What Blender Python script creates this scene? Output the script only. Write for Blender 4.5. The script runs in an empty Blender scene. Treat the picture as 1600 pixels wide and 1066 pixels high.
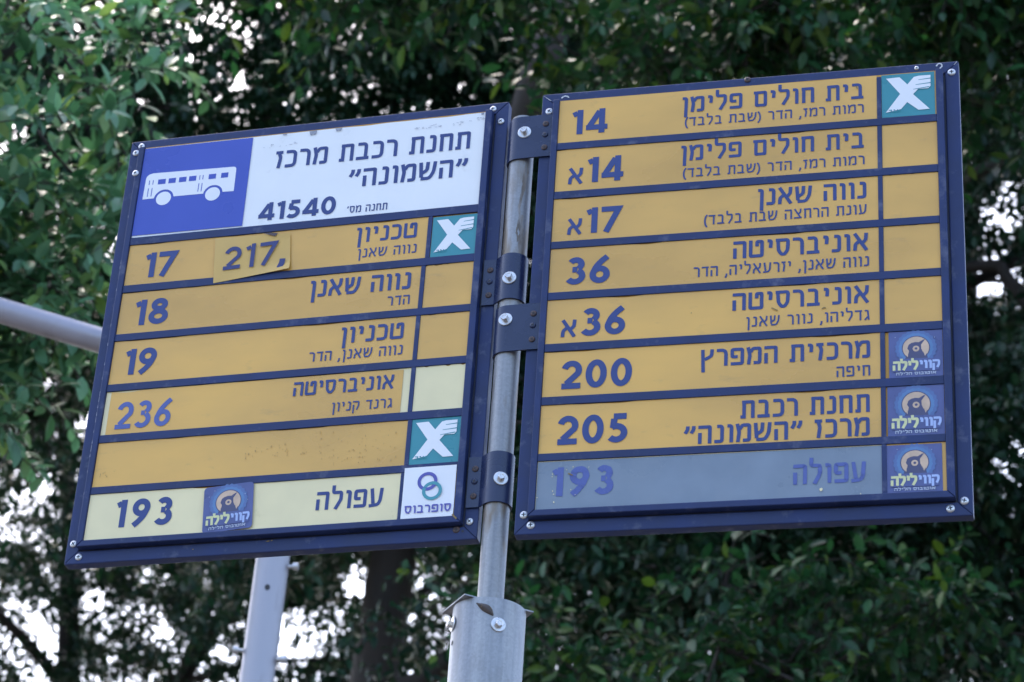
import bpy, math, random
import numpy as np

# ------------------------------------------------------------------ camera, world, sun, exposure
SC = bpy.context.scene
COL = SC.collection
R = math.radians

cam_d = bpy.data.cameras.new("camera")
cam = bpy.data.objects.new("camera", cam_d)
COL.objects.link(cam)
cam_d.sensor_width = 36.0
cam_d.lens = 3990.7 / 1600 * 36.0
cam_d.clip_start = 0.05
cam_d.clip_end = 3000
PITCH, ROLL = 0.5208, 0.0692
from mathutils import Matrix, Vector
_f = Vector((0, math.cos(PITCH), math.sin(PITCH)))
_u = Vector((0, -math.sin(PITCH), math.cos(PITCH)))
_x = Vector((1, 0, 0))
_xr = math.cos(ROLL) * _x + math.sin(ROLL) * _u
_ur = -math.sin(ROLL) * _x + math.cos(ROLL) * _u
_m = Matrix((_xr, _ur, -_f)).transposed().to_4x4()
_m.translation = Vector((0, 0, 1.6))
cam.matrix_world = _m
cam_d.dof.use_dof = True
cam_d.dof.focus_distance = 4.52
cam_d.dof.aperture_fstop = 7.4
SC.camera = cam

SUN_EL, SUN_AZ = R(56), R(-24)        # azimuth clockwise from +Y: high behind the trees, so the signs hang in open shade
world = bpy.data.worlds.new("World")
SC.world = world
world.use_nodes = True
wn = world.node_tree.nodes
wl = world.node_tree.links
wn.clear()
w_out = wn.new("ShaderNodeOutputWorld")
w_bg = wn.new("ShaderNodeBackground")
w_sky = wn.new("ShaderNodeTexSky")
w_sky.sky_type = 'NISHITA'
w_sky.sun_disc = False
w_sky.sun_elevation = SUN_EL
w_sky.sun_rotation = SUN_AZ
w_sky.air_density = 1.0
w_sky.dust_density = 4.0
w_sky.ozone_density = 2.0
w_bg.inputs[1].default_value = 0.15
wl.new(w_sky.outputs[0], w_bg.inputs[0])
wl.new(w_bg.outputs[0], w_out.inputs[0])

sun_d = bpy.data.lights.new("sun", 'SUN')
sun_d.energy = 0.5
sun_d.angle = R(30)
sun_d.color = (1.0, 0.95, 0.88)
sun = bpy.data.objects.new("sun", sun_d)
COL.objects.link(sun)
_sd = Vector((math.sin(SUN_AZ) * math.cos(SUN_EL), math.cos(SUN_AZ) * math.cos(SUN_EL), math.sin(SUN_EL)))
sun.rotation_euler = _sd.to_track_quat('Z', 'Y').to_euler()
sun.location = (-3, -6, 12)

SC.view_settings.view_transform = 'Standard'
SC.view_settings.look = 'None'
SC.view_settings.exposure = 2.15
SC.view_settings.gamma = 1.0
SC.view_settings.use_curve_mapping = False
SC.cycles.max_bounces = 8
SC.cycles.transparent_max_bounces = 4
SC.cycles.use_denoising = True

rng = np.random.default_rng(7)
random.seed(7)

# ------------------------------------------------------------------ materials
def new_mat(name):
    m = bpy.data.materials.new(name)
    m.use_nodes = True
    nt = m.node_tree
    return m, nt, nt.nodes["Principled BSDF"]

def mottled(name, col, rough=0.5, amount=0.12, scale=30.0, stretch=(1, 1, 1), metallic=0.0, bump=0.0,
            bump_scale=200.0, spec=0.5, dirt=None, dirt_scale=12.0, dirt_lo=0.6, dirt_hi=0.75, coat=0.0, rough_var=0.12):
    """base colour with a little noise, roughness variation, optional dirt / scuff spots and micro bump"""
    m, nt, b = new_mat(name)
    N, L = nt.nodes, nt.links
    tc = N.new("ShaderNodeTexCoord")
    mp = N.new("ShaderNodeMapping")
    mp.inputs["Scale"].default_value = stretch
    L.new(tc.outputs["Object"], mp.inputs[0])
    n1 = N.new("ShaderNodeTexNoise")
    n1.inputs["Scale"].default_value = scale
    n1.inputs["Detail"].default_value = 6
    L.new(mp.outputs[0], n1.inputs["Vector"])
    mix = N.new("ShaderNodeMix"); mix.data_type = 'RGBA'
    lo = [max(0, c * (1 - amount)) for c in col]; hi = [min(1, c * (1 + amount)) for c in col]
    mix.inputs[6].default_value = (*lo, 1); mix.inputs[7].default_value = (*hi, 1)
    ramp = N.new("ShaderNodeMapRange")
    ramp.inputs[1].default_value = 0.3; ramp.inputs[2].default_value = 0.7
    L.new(n1.outputs[0], ramp.inputs[0]); L.new(ramp.outputs[0], mix.inputs[0])
    out = mix.outputs[2]
    if dirt is not None:
        n2 = N.new("ShaderNodeTexNoise")
        n2.inputs["Scale"].default_value = dirt_scale
        n2.inputs["Detail"].default_value = 9
        n2.inputs["Roughness"].default_value = 0.65
        L.new(mp.outputs[0], n2.inputs["Vector"])
        mr = N.new("ShaderNodeMapRange")
        mr.inputs[1].default_value = dirt_lo; mr.inputs[2].default_value = dirt_hi
        L.new(n2.outputs[0], mr.inputs[0])
        mx = N.new("ShaderNodeMix"); mx.data_type = 'RGBA'
        mx.inputs[7].default_value = (*dirt, 1)
        L.new(mr.outputs[0], mx.inputs[0]); L.new(out, mx.inputs[6])
        out = mx.outputs[2]
    L.new(out, b.inputs["Base Color"])
    rr = N.new("ShaderNodeMapRange")
    rr.inputs[3].default_value = max(0.05, rough - rough_var); rr.inputs[4].default_value = min(1, rough + rough_var)
    rr.inputs[1].default_value = 0.3; rr.inputs[2].default_value = 0.7
    L.new(n1.outputs[0], rr.inputs[0]); L.new(rr.outputs[0], b.inputs["Roughness"])
    b.inputs["Metallic"].default_value = metallic
    b.inputs["Specular IOR Level"].default_value = spec
    b.inputs["Coat Weight"].default_value = coat
    if bump:
        n3 = N.new("ShaderNodeTexNoise"); n3.inputs["Scale"].default_value = bump_scale
        L.new(mp.outputs[0], n3.inputs["Vector"])
        bp = N.new("ShaderNodeBump"); bp.inputs["Strength"].default_value = bump; bp.inputs["Distance"].default_value = 0.002
        L.new(n3.outputs[0], bp.inputs["Height"]); L.new(bp.outputs[0], b.inputs["Normal"])
    return m

ORANGE = (0.66, 0.372, 0.085)
M = {}
M['frame'] = mottled('blue_powder_coat', (0.019, 0.033, 0.108), 0.50, 0.20, 14, spec=0.32, bump=0.05, bump_scale=400,
                     dirt=(0.13, 0.14, 0.21), dirt_scale=24, dirt_lo=0.57, dirt_hi=0.80)
M['clamp'] = mottled('dark_blue_steel', (0.012, 0.021, 0.066), 0.28, 0.15, 20, bump=0.04, bump_scale=300,
                     dirt=(0.12, 0.12, 0.15), dirt_scale=40, dirt_lo=0.68, dirt_hi=0.8)
M['orange'] = mottled('ochre_sheet', ORANGE, 0.34, 0.19, 3.0, stretch=(0.8, 1, 1.8), spec=0.5, rough_var=0.2, dirt=(0.46, 0.28, 0.09), dirt_scale=26, dirt_lo=0.60, dirt_hi=0.92)
M['orange_deep'] = mottled('old_yellow_sheet', (0.50, 0.25, 0.025), 0.5, 0.08, 12)
M['paper'] = mottled('ochre_paper', (0.62, 0.40, 0.13), 0.6, 0.07, 18, bump=0.06, bump_scale=60, spec=0.3)
M['cream'] = mottled('cream_sheet', (0.80, 0.685, 0.40), 0.38, 0.05, 10, spec=0.4, dirt=(0.55, 0.45, 0.22), dirt_scale=22, dirt_lo=0.68, dirt_hi=0.9)
M['white'] = mottled('white_sheet', (0.80, 0.80, 0.80), 0.35, 0.03, 10, spec=0.4, dirt=(0.58, 0.57, 0.56), dirt_scale=18, dirt_lo=0.64, dirt_hi=0.85)
M['header_blue'] = mottled('sign_blue', (0.050, 0.085, 0.42), 0.33, 0.06, 8, spec=0.4)
M['ink'] = mottled('blue_ink', (0.031, 0.054, 0.195), 0.42, 0.07, 60, spec=0.4)
M['ink_dark'] = mottled('dark_blue_ink', (0.050, 0.060, 0.175), 0.5, 0.08, 60, spec=0.3)
M['ink_dull'] = mottled('faded_blue_ink', (0.085, 0.115, 0.33), 0.4, 0.06, 60, spec=0.4)
M['film'] = mottled('greyed_blue_film', (0.19, 0.235, 0.295), 0.34, 0.10, 14, spec=0.45, dirt=(0.21, 0.25, 0.30), dirt_scale=10, dirt_lo=0.5, dirt_hi=0.75)
M['teal'] = mottled('teal_sticker', (0.045, 0.255, 0.30), 0.35, 0.06, 14, spec=0.4)
M['sticker_white'] = mottled('white_sticker', (0.78, 0.78, 0.80), 0.4, 0.02, 14)
M['night_blue'] = mottled('night_sticker', (0.090, 0.108, 0.26), 0.36, 0.12, 22, spec=0.4)
M['glow1'] = mottled('print_blue_mid', (0.085, 0.145, 0.33), 0.4, 0.08, 40)
M['glow2'] = mottled('print_blue_bright', (0.095, 0.195, 0.39), 0.4, 0.08, 40)
M['moon'] = mottled('print_moon', (0.58, 0.41, 0.29), 0.4, 0.14, 60)
M['moon_rim'] = mottled('print_dark', (0.062, 0.062, 0.135), 0.4, 0.1, 40)
M['night_yellow'] = mottled('print_pale_yellow', (0.64, 0.63, 0.33), 0.4, 0.05, 40)
M['night_pale'] = mottled('print_pale_blue', (0.38, 0.47, 0.74), 0.4, 0.05, 40)
M['night_small'] = mottled('print_grey_blue', (0.48, 0.52, 0.62), 0.4, 0.05, 40)
M['ring_blue'] = mottled('print_violet_blue', (0.085, 0.085, 0.36), 0.4, 0.05, 40)
M['ring_teal'] = mottled('print_teal', (0.06, 0.29, 0.34), 0.4, 0.05, 40)
M['back'] = mottled('sign_back', (0.03, 0.035, 0.06), 0.6, 0.1, 20)
M['zinc'] = mottled('zinc_screw', (0.58, 0.58, 0.60), 0.36, 0.15, 120, metallic=0.75, dirt=(0.22, 0.17, 0.12), dirt_scale=150, dirt_lo=0.6, dirt_hi=0.8)
M['brass_zinc'] = mottled('passivated_bolt', (0.62, 0.58, 0.56), 0.3, 0.15, 120, metallic=0.85, dirt=(0.36, 0.30, 0.2), dirt_scale=130, dirt_lo=0.55, dirt_hi=0.75)
M['rusty'] = mottled('rusty_screw', (0.085, 0.065, 0.07), 0.6, 0.35, 160, metallic=0.3, dirt=(0.16, 0.07, 0.04), dirt_scale=180, dirt_lo=0.5, dirt_hi=0.7)
M['recess'] = mottled('screw_recess', (0.03, 0.03, 0.035), 0.7, 0.1, 80)
M['leaf_dead'] = mottled('dead_leaf', (0.07, 0.055, 0.05), 0.6, 0.4, 90, dirt=(0.45, 0.27, 0.05), dirt_scale=60, dirt_lo=0.56, dirt_hi=0.66)
M['grime'] = mottled('scuff_mark', (0.25, 0.17, 0.06), 0.7, 0.3, 80)
M['chip'] = mottled('bare_paint_chip', (0.62, 0.62, 0.64), 0.5, 0.12, 90)
M['hairline'] = mottled('scribble', (0.30, 0.31, 0.36), 0.6, 0.2, 120)

def galvanised(name, col, streak=(0.20, 0.165, 0.13), lo=0.56, hi=0.72, metallic=0.45, rough=0.45):
    m, nt, b = new_mat(name)
    N, L = nt.nodes, nt.links
    tc = N.new("ShaderNodeTexCoord")
    vo = N.new("ShaderNodeTexVoronoi"); vo.inputs["Scale"].default_value = 260
    L.new(tc.outputs["Object"], vo.inputs["Vector"])
    mp = N.new("ShaderNodeMapping"); mp.inputs["Scale"].default_value = (58, 58, 2.0)
    L.new(tc.outputs["Object"], mp.inputs[0])
    ns = N.new("ShaderNodeTexNoise"); ns.inputs["Scale"].default_value = 1.0; ns.inputs["Detail"].default_value = 8
    L.new(mp.outputs[0], ns.inputs["Vector"])
    mixv = N.new("ShaderNodeMix"); mixv.data_type = 'RGBA'
    mixv.inputs[6].default_value = (*[c * 0.92 for c in col], 1); mixv.inputs[7].default_value = (*[min(1, c * 1.06) for c in col], 1)
    sep = N.new("ShaderNodeSeparateColor"); L.new(vo.outputs["Color"], sep.inputs[0])
    L.new(sep.outputs[0], mixv.inputs[0])
    mixs = N.new("ShaderNodeMix"); mixs.data_type = 'RGBA'
    mixs.inputs[6].default_value = (0.50, 0.52, 0.57, 1); mixs.inputs[7].default_value = (1, 1, 1, 1)
    cst = N.new("ShaderNodeMapRange"); cst.inputs[1].default_value = 0.28; cst.inputs[2].default_value = 0.66
    L.new(ns.outputs[0], cst.inputs[0]); L.new(cst.outputs[0], mixs.inputs[0])
    mul = N.new("ShaderNodeMix"); mul.data_type = 'RGBA'; mul.blend_type = 'MULTIPLY'; mul.inputs[0].default_value = 1
    L.new(mixv.outputs[2], mul.inputs[6]); L.new(mixs.outputs[2], mul.inputs[7])
    n2 = N.new("ShaderNodeTexNoise"); n2.inputs["Scale"].default_value = 1.0; n2.inputs["Detail"].default_value = 9
    mp2 = N.new("ShaderNodeMapping"); mp2.inputs["Scale"].default_value = (38, 38, 9)
    L.new(tc.outputs["Object"], mp2.inputs[0]); L.new(mp2.outputs[0], n2.inputs["Vector"])
    mr = N.new("ShaderNodeMapRange"); mr.inputs[1].default_value = lo; mr.inputs[2].default_value = hi
    L.new(n2.outputs[0], mr.inputs[0])
    md = N.new("ShaderNodeMix"); md.data_type = 'RGBA'; md.inputs[7].default_value = (*streak, 1)
    L.new(mr.outputs[0], md.inputs[0]); L.new(mul.outputs[2], md.inputs[6])
    L.new(md.outputs[2], b.inputs["Base Color"])
    rr = N.new("ShaderNodeMapRange"); rr.inputs[3].default_value = rough - 0.1; rr.inputs[4].default_value = rough + 0.15
    L.new(ns.outputs[0], rr.inputs[0]); L.new(rr.outputs[0], b.inputs["Roughness"])
    b.inputs["Metallic"].default_value = metallic
    return m
M['pole'] = galvanised('galvanised_pole', (0.34, 0.34, 0.345), lo=0.50, hi=0.64, metallic=0.5, rough=0.46)
M['sleeve'] = galvanised('galvanised_sleeve', (0.37, 0.375, 0.39), lo=0.54, hi=0.80, streak=(0.20, 0.195, 0.20), metallic=0.55, rough=0.44)
M['residue'] = mottled('old_glue_residue', (0.17, 0.145, 0.125), 0.75, 0.3, 60, stretch=(1, 1, .3), dirt=(0.30, 0.29, 0.29), dirt_scale=45, dirt_lo=0.45, dirt_hi=0.62)
M['post_paint'] = mottled('pale_grey_paint', (0.37, 0.36, 0.40), 0.5, 0.10, 9, stretch=(1, 1, .25), metallic=0.42, dirt=(0.22, 0.20, 0.20), dirt_scale=14, dirt_lo=0.6, dirt_hi=0.85)
M['arm_paint'] = mottled('grey_arm_paint', (0.33, 0.32, 0.37), 0.48, 0.10, 7, metallic=0.3, dirt=(0.2, 0.18, 0.18), dirt_scale=9, dirt_lo=0.55, dirt_hi=0.85)

def leaf_mat(name, cols, trans=0.25, spec=0.5):
    m, nt, b = new_mat(name)
    N, L = nt.nodes, nt.links
    g = N.new("ShaderNodeNewGeometry")
    cr = N.new("ShaderNodeValToRGB")
    e = cr.color_ramp.elements
    e[0].position = 0.0; e[0].color = (*cols[0], 1)
    e[1].position = 1.0; e[1].color = (*cols[-1], 1)
    for i, c in enumerate(cols[1:-1]):
        x = e.new((i + 1) / (len(cols) - 1)); x.color = (*c, 1)
    L.new(g.outputs["Random Per Island"], cr.inputs[0])
    L.new(cr.outputs[0], b.inputs["Base Color"])
    b.inputs["Roughness"].default_value = 0.36
    b.inputs["Specular IOR Level"].default_value = spec
    t = N.new("ShaderNodeBsdfTranslucent")
    hs = N.new("ShaderNodeHueSaturation"); hs.inputs["Saturation"].default_value = 1.15; hs.inputs["Value"].default_value = 1.6
    hs.inputs["Hue"].default_value = 0.49
    L.new(cr.outputs[0], hs.inputs["Color"]); L.new(hs.outputs[0], t.inputs[0])
    mx = N.new("ShaderNodeMixShader"); mx.inputs[0].default_value = trans
    L.new(b.outputs[0], mx.inputs[1]); L.new(t.outputs[0], mx.inputs[2])
    L.new(mx.outputs[0], N["Material Output"].inputs[0])
    return m
M['leaf_lit'] = leaf_mat('ficus_leaf_lit', [(0.030, 0.090, 0.042), (0.085, 0.205, 0.105), (0.15, 0.31, 0.18), (0.055, 0.145, 0.070), (0.19, 0.31, 0.09)])  # skylight on the upper-left foliage is put into this leaf colour
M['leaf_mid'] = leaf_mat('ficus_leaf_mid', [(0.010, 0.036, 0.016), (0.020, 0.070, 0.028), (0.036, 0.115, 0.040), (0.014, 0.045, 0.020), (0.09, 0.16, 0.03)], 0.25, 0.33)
M['leaf_shaded'] = leaf_mat('ficus_leaf_shaded', [(0.007, 0.024, 0.013), (0.012, 0.042, 0.021), (0.022, 0.068, 0.030), (0.022, 0.038, 0.014)], 0.16, 0.28)  # shade of the backlit, deeper foliage is put into the leaf colour
M['bark'] = mottled('ficus_bark', (0.042, 0.034, 0.030), 0.85, 0.35, 7, stretch=(1, 1, 0.35), bump=0.6, bump_scale=25)
M['ground'] = mottled('dry_ground', (0.06, 0.053, 0.042), 0.9, 0.25, 0.8)  # canopy shade put into the colour, which also weakens the bounce light
M['pavement'] = mottled('concrete_paving', (0.10, 0.097, 0.09), 0.85, 0.15, 3)  # concrete colour darkened to stand in for shade from the trees overhead
M['asphalt'] = mottled('asphalt', (0.055, 0.055, 0.058), 0.85, 0.2, 8)

# ------------------------------------------------------------------ helpers
def tag(o, label=None, cat=None, group=None, kind=None):
    if label: o['label'] = label
    if cat: o['category'] = cat
    if group: o['group'] = group
    if kind: o['kind'] = kind
    return o

def empty(name, loc, rz=0.0):
    o = bpy.data.objects.new(name, None)
    o.empty_display_size = 0.1
    COL.objects.link(o)
    o.location = loc
    o.rotation_euler = (0, 0, rz)
    return o

class MB:
    """collects faces and links them as one mesh object"""
    def __init__(s): s.v = []; s.f = []; s.mi = []; s.sm = []
    def face(s, pts, mi=0, smooth=False):
        i = len(s.v); s.v += [tuple(p) for p in pts]; s.f.append(tuple(range(i, i + len(pts)))); s.mi.append(mi); s.sm.append(smooth)
    def grid(s, rows, mi=0, smooth=True, closed=False):
        """rows of equal length -> quads"""
        i0 = len(s.v); n = len(rows[0])
        for r in rows: s.v += [tuple(p) for p in r]
        for a in range(len(rows) - 1):
            for b in range(n if closed else n - 1):
                b2 = (b + 1) % n
                s.f.append((i0 + a * n + b, i0 + a * n + b2, i0 + (a + 1) * n + b2, i0 + (a + 1) * n + b)); s.mi.append(mi); s.sm.append(smooth)
    def prism(s, poly, w0, w1, mi=0):
        """(u,v) polygon, counter-clockwise, extruded from depth w0 to w1 (w1 faces the viewer); x=u z=v y=-w"""
        n = len(poly)
        i = len(s.v)
        s.v += [(p[0], -w0, p[1]) for p in poly] + [(p[0], -w1, p[1]) for p in poly]
        s.f.append(tuple(i + n + k for k in range(n))); s.mi.append(mi); s.sm.append(False)
        s.f.append(tuple(i + k for k in range(n - 1, -1, -1))); s.mi.append(mi); s.sm.append(False)
        for k in range(n):
            k2 = (k + 1) % n
            s.f.append((i + k, i + k2, i + n + k2, i + n + k)); s.mi.append(mi); s.sm.append(False)
    def flat(s, poly, w, mi=0):
        s.face([(p[0], -w, p[1]) for p in poly], mi)
    def tube(s, path, radii, n=10, mi=0, caps=True):
        P = [Vector(p) for p in path]
        rings = []
        ref = Vector((0.3, 0.9, 0.2)).normalized()
        for k, p in enumerate(P):
            t = (P[min(k + 1, len(P) - 1)] - P[max(k - 1, 0)]).normalized()
            a = t.cross(ref)
            if a.length < 1e-3: a = t.cross(Vector((1, 0, 0)))
            a.normalize(); b = t.cross(a).normalized()
            r = float(radii[k] if hasattr(radii, '__len__') else radii)
            rings.append([p + r * (math.cos(2 * math.pi * j / n) * a + math.sin(2 * math.pi * j / n) * b) for j in range(n)])
        s.grid(rings, mi, True, True)
        if caps:
            s.face(rings[0][::-1], mi); s.face(rings[-1], mi)
    def build(s, name, mats, parent=None, bevel=0.0):
        me = bpy.data.meshes.new(name)
        me.from_pydata(s.v, [], s.f)
        for m in (mats if isinstance(mats, (list, tuple)) else [mats]): me.materials.append(m)
        me.polygons.foreach_set('material_index', s.mi)
        me.polygons.foreach_set('use_smooth', s.sm)
        me.update()
        o = bpy.data.objects.new(name, me)
        COL.objects.link(o)
        if parent: o.parent = parent
        if bevel:
            b = o.modifiers.new('bevel', 'BEVEL'); b.width = bevel; b.segments = 2; b.limit_method = 'ANGLE'; b.angle_limit = R(40)
        return o

def rect(u0, v0, u1, v1): return [(u0, v0), (u1, v0), (u1, v1), (u0, v1)]

# ------------------------------------------------------------------ stroke lettering
def arc(cx, cy, rx, ry, a0, a1, n=18):
    return [(cx + rx * math.cos(R(a0 + (a1 - a0) * k / n)), cy + ry * math.sin(R(a0 + (a1 - a0) * k / n))) for k in range(n + 1)]

def fillet(pts, r):
    if r <= 0 or len(pts) < 3: return pts
    out = [pts[0]]
    for k in range(1, len(pts) - 1):
        a, b, c = np.array(pts[k - 1]), np.array(pts[k]), np.array(pts[k + 1])
        la, lc = np.linalg.norm(a - b), np.linalg.norm(c - b)
        d = min(r, la * 0.5, lc * 0.5)
        p, q = b + (a - b) / la * d, b + (c - b) / lc * d
        for t in np.linspace(0, 1, 6):
            out.append(tuple((1 - t) ** 2 * p + 2 * t * (1 - t) * b + t * t * q))
    out.append(pts[-1])
    return out

H_ = 0.085
def G(w, *strokes): return (w, strokes)
# every stroke: (points, fillet radius); box height 1, stroke weight 0.17
HEB = {
 'ת': G(.78, ([(.08, .915), (.695, .915), (.695, 0)], .05), ([(.20, .84), (.20, .085), (.0, .085)], 0)),
 'ח': G(.74, ([(.02, .915), (.655, .915), (.655, 0)], .05), ([(.145, .84), (.145, 0)], 0)),
 'ה': G(.72, ([(.0, .915), (.635, .915), (.635, 0)], .05), ([(.095, .60), (.095, 0)], 0)),
 'נ': G(.50, ([(.14, .915), (.415, .915), (.415, .085), (0, .085)], .12)),
 'ר': G(.60, ([(0, .915), (.515, .915), (.515, 0)], .26)),
 'ד': G(.68, ([(0, .915), (.68, .915)], 0), ([(.52, .84), (.52, 0)], 0)),
 'כ': G(.62, ([(.02, .915), (.535, .915), (.535, .085), (0, .085)], .22)),
 'ב': G(.70, ([(.06, .915), (.52, .915), (.52, .165)], .18), ([(0, .085), (.70, .085)], 0)),
 'מ': G(.80, ([(.10, 0), (.17, .55), (.06, 1.0)], .1), ([(.20, .70), (.34, .915), (.715, .915), (.715, .085), (.38, .085)], .08)),
 'ם': G(.76, ([(.0, .915), (.675, .915), (.675, .085), (.165, .085), (.165, .835)], .04)),
 'ז': G(.40, ([(.0, .915), (.40, .915)], 0), ([(.20, .84), (.285, .60), (.20, 0)], .1)),
 'ו': G(.34, ([(.03, .915), (.255, .915), (.255, 0)], .1)),
 'י': G(.34, ([(.05, .915), (.255, .915), (.225, .50)], .1)),
 'ן': G(.34, ([(.03, .915), (.255, .915), (.235, -.32)], .1)),
 'ש': G(.94, ([(.86, 1), (.80, .42), (.60, .085), (.13, .085)], .15), ([(.085, 1), (.15, .165)], 0), ([(.47, 1), (.44, .55), (.19, .40)], .1)),
 'א': G(.82, ([(.08, 1), (.74, 0)], 0), ([(.72, 1), (.69, .62), (.52, .44)], .08), ([(.32, .54), (.12, .36), (.095, 0)], .08)),
 'ט': G(.80, ([(.085, 1.0), (.085, .085), (.715, .085), (.715, .915), (.44, .915), (.44, .64)], .06)),
 'פ': G(.74, ([(.02, .085), (.655, .085), (.655, .915), (.095, .915), (.095, .49), (.40, .49)], .08)),
 'ל': G(.64, ([(.085, 1.32), (.085, .915), (.555, .915), (.555, .52), (.26, 0)], .10)),
 'ע': G(.80, ([(.70, 1), (.64, .30), (.52, .10), (0, .05)], .12), ([(.12, 1), (.24, .17)], 0)),
 'ס': G(.78, ([(.0, .915), (.69, .915), (.66, .32), (.50, .085), (.32, .085), (.16, .32), (.13, .835)], .12)),
 'ק': G(.72, ([(0, .915), (.635, .915), (.635, .45), (.46, .05)], .12), ([(.10, .60), (.10, -.32)], 0)),
 'ג': G(.52, ([(.06, .915), (.33, .915), (.42, 0)], .08), ([(.335, .32), (.05, .0)], 0)),
 'צ': G(.76, ([(.06, 1), (.60, .165)], 0), ([(.0, .085), (.74, .085)], 0), ([(.66, 1), (.63, .66), (.44, .46)], .08)),
 'ץ': G(.70, ([(.085, 1), (.13, -.32)], 0), ([(.61, 1), (.58, .62), (.20, .42)], .12)),
 '״': G(.60, ([(.19, 1), (.18, .80), (.05, .60)], .08), ([(.52, 1), (.51, .80), (.38, .60)], .08)),
 '׳': G(.2, ([(.14, 1.0), (.13, .85), (.05, .7)], .05)),
 ',': G(.22, ([(.13, .16), (.12, -.02), (.02, -.24)], .05)),
 '(': G(.26, (arc(.52, .40, .43, .72, 118, 242, 12), 0)),
 ')': G(.26, (arc(-.26, .40, .43, .72, 62, -62, 12), 0)),
 ' ': G(.34),
}
# digits: weight 0.20
NUM = {
 '1': G(.36, ([(.26, 0), (.26, 1)], 0), ([(.02, .80), (.17, .87)], 0)),
 '2': G(.66, (arc(.33, .66, .235, .245, 165, -28, 16) + [(.17, .18)], 0), ([(.02, .10), (.64, .10)], 0)),
 '3': G(.64, (arc(.30, .735, .185, .17, 150, -62, 14), 0), (arc(.29, .305, .235, .21, 68, -150, 16), 0), ([(.20, .545), (.36, .545)], 0)),
 '4': G(.74, ([(.54, 0), (.54, 1)], 0), ([(.455, .90), (.12, .30)], 0), ([(.0, .245), (.74, .245)], 0)),
 '5': G(.64, ([(.58, .90), (.17, .90)], 0), ([(.195, .82), (.165, .50)], 0), (arc(.27, .325, .25, .235, 125, -140, 18), 0)),
 '6': G(.68, (arc(.33, .315, .225, .22, 0, 360, 28), 0), ([(.125, .40), (.20, .60), (.36, .80), (.56, .965)], .3)),
 '7': G(.62, ([(.0, .90), (.56, .90), (.17, 0)], 0)),
 '8': G(.64, (arc(.32, .755, .175, .155, 0, 360, 26), 0), (arc(.32, .30, .225, .205, 0, 360, 28), 0)),
 '9': G(.68, (arc(.35, .685, .225, .22, 0, 360, 28), 0), ([(.555, .60), (.48, .40), (.32, .20), (.12, .035)], .3)),
 '0': G(.68, (arc(.34, .5, .24, .40, 0, 360, 34), 0)),
 'א': HEB['א'], ',': HEB[','], ' ': G(.3),
}

def stroke_quads(pts, hw):
    """mitred strip along a polyline -> list of quads in the plane"""
    P = [np.array(p, float) for p in pts]
    ext = max(1e-9, float(np.ptp(np.array(P), axis=0).max()))
    P = [p for k, p in enumerate(P) if k == 0 or np.linalg.norm(p - P[k - 1]) > 1e-4 * ext]
    closed = len(P) > 3 and np.linalg.norm(P[0] - P[-1]) < 1e-6
    if closed: P = P[:-1]
    n = len(P)
    Lf, Rt = [], []
    for k in range(n):
        if closed: a, b = P[k] - P[k - 1], P[(k + 1) % n] - P[k]
        else:
            a = P[k] - P[k - 1] if k > 0 else P[1] - P[0]
            b = P[k + 1] - P[k] if k < n - 1 else P[k] - P[k - 1]
        a = a / np.linalg.norm(a); b = b / np.linalg.norm(b)
        na, nb = np.array([-a[1], a[0]]), np.array([-b[1], b[0]])
        m = na + nb; m = m / np.linalg.norm(m)
        s = hw / max(0.45, m @ na)
        Lf.append(P[k] + m * s); Rt.append(P[k] - m * s)
    q = []
    for k in range(n if closed else n - 1):
        j = (k + 1) % n
        q.append((Rt[k], Rt[j], Lf[j], Lf[k]))
    return q

def layout(text, table, gap):
    """text in reading order; Hebrew runs right to left, so glyphs are laid in reverse"""
    seq = list(text)
    if table is HEB: seq = [{'(': ')', ')': '('}.get(c, c) for c in seq[::-1]]
    x = 0; items = []
    for ch in seq:
        w, st = table[ch]
        items.append((x, st)); x += w + gap
    return items, x - gap

def write(mb, text, u0, u1, v, h, w, table=HEB, weight=0.17, gap=0.17, slant=0.0, mi=0, jag=0.0):
    items, tot = layout(text, table, gap)
    sx = (u1 - u0) / tot
    for x, st in items:
        for k, (pts, r) in enumerate(st):
            p = fillet(list(pts), r)
            # weight stays even: scale the points to millimetres first, then thicken
            q = [(u0 + (x + a) * sx + slant * b * h, v + b * h) for a, b in p]
            if len(pts) > 12 and np.linalg.norm(np.array(pts[0]) - np.array(pts[-1])) < 1e-6: q[-1] = q[0]
            for quad in stroke_quads(q, weight * h / 2):
                pts4 = [(c[0] + (random.uniform(-jag, jag) if jag else 0), c[1] + (random.uniform(-jag, jag) if jag else 0)) for c in quad]
                mb.flat(pts4, w + 0.00006 * k, mi)

# ------------------------------------------------------------------ setting: ground, road, pavement
def sheet(name, x0, y0, x1, y1, z, mat, thick=0.0):
    mb = MB()
    if thick:
        vs = [(x0, y0), (x1, y0), (x1, y1), (x0, y1)]
        mb.face([(a, b, z) for a, b in vs])
        for k in range(4):
            a, b = vs[k], vs[(k + 1) % 4]
            mb.face([(a[0], a[1], z - thick), (b[0], b[1], z - thick), (b[0], b[1], z), (a[0], a[1], z)])
    else:
        mb.face([(x0, y0, z), (x1, y0, z), (x1, y1, z), (x0, y1, z)])
    o = mb.build(name, mat)
    tag(o, kind='structure')
    return o
sheet('ground', -900, -900, 900, 900, -0.13, M['ground'])
sheet('road', -60, -9, 60, -1.2, -0.126, M['asphalt'])
sheet('pavement', -60, -1.2, 60, 6.4, 0.0, M['pavement'], 0.13)

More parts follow.
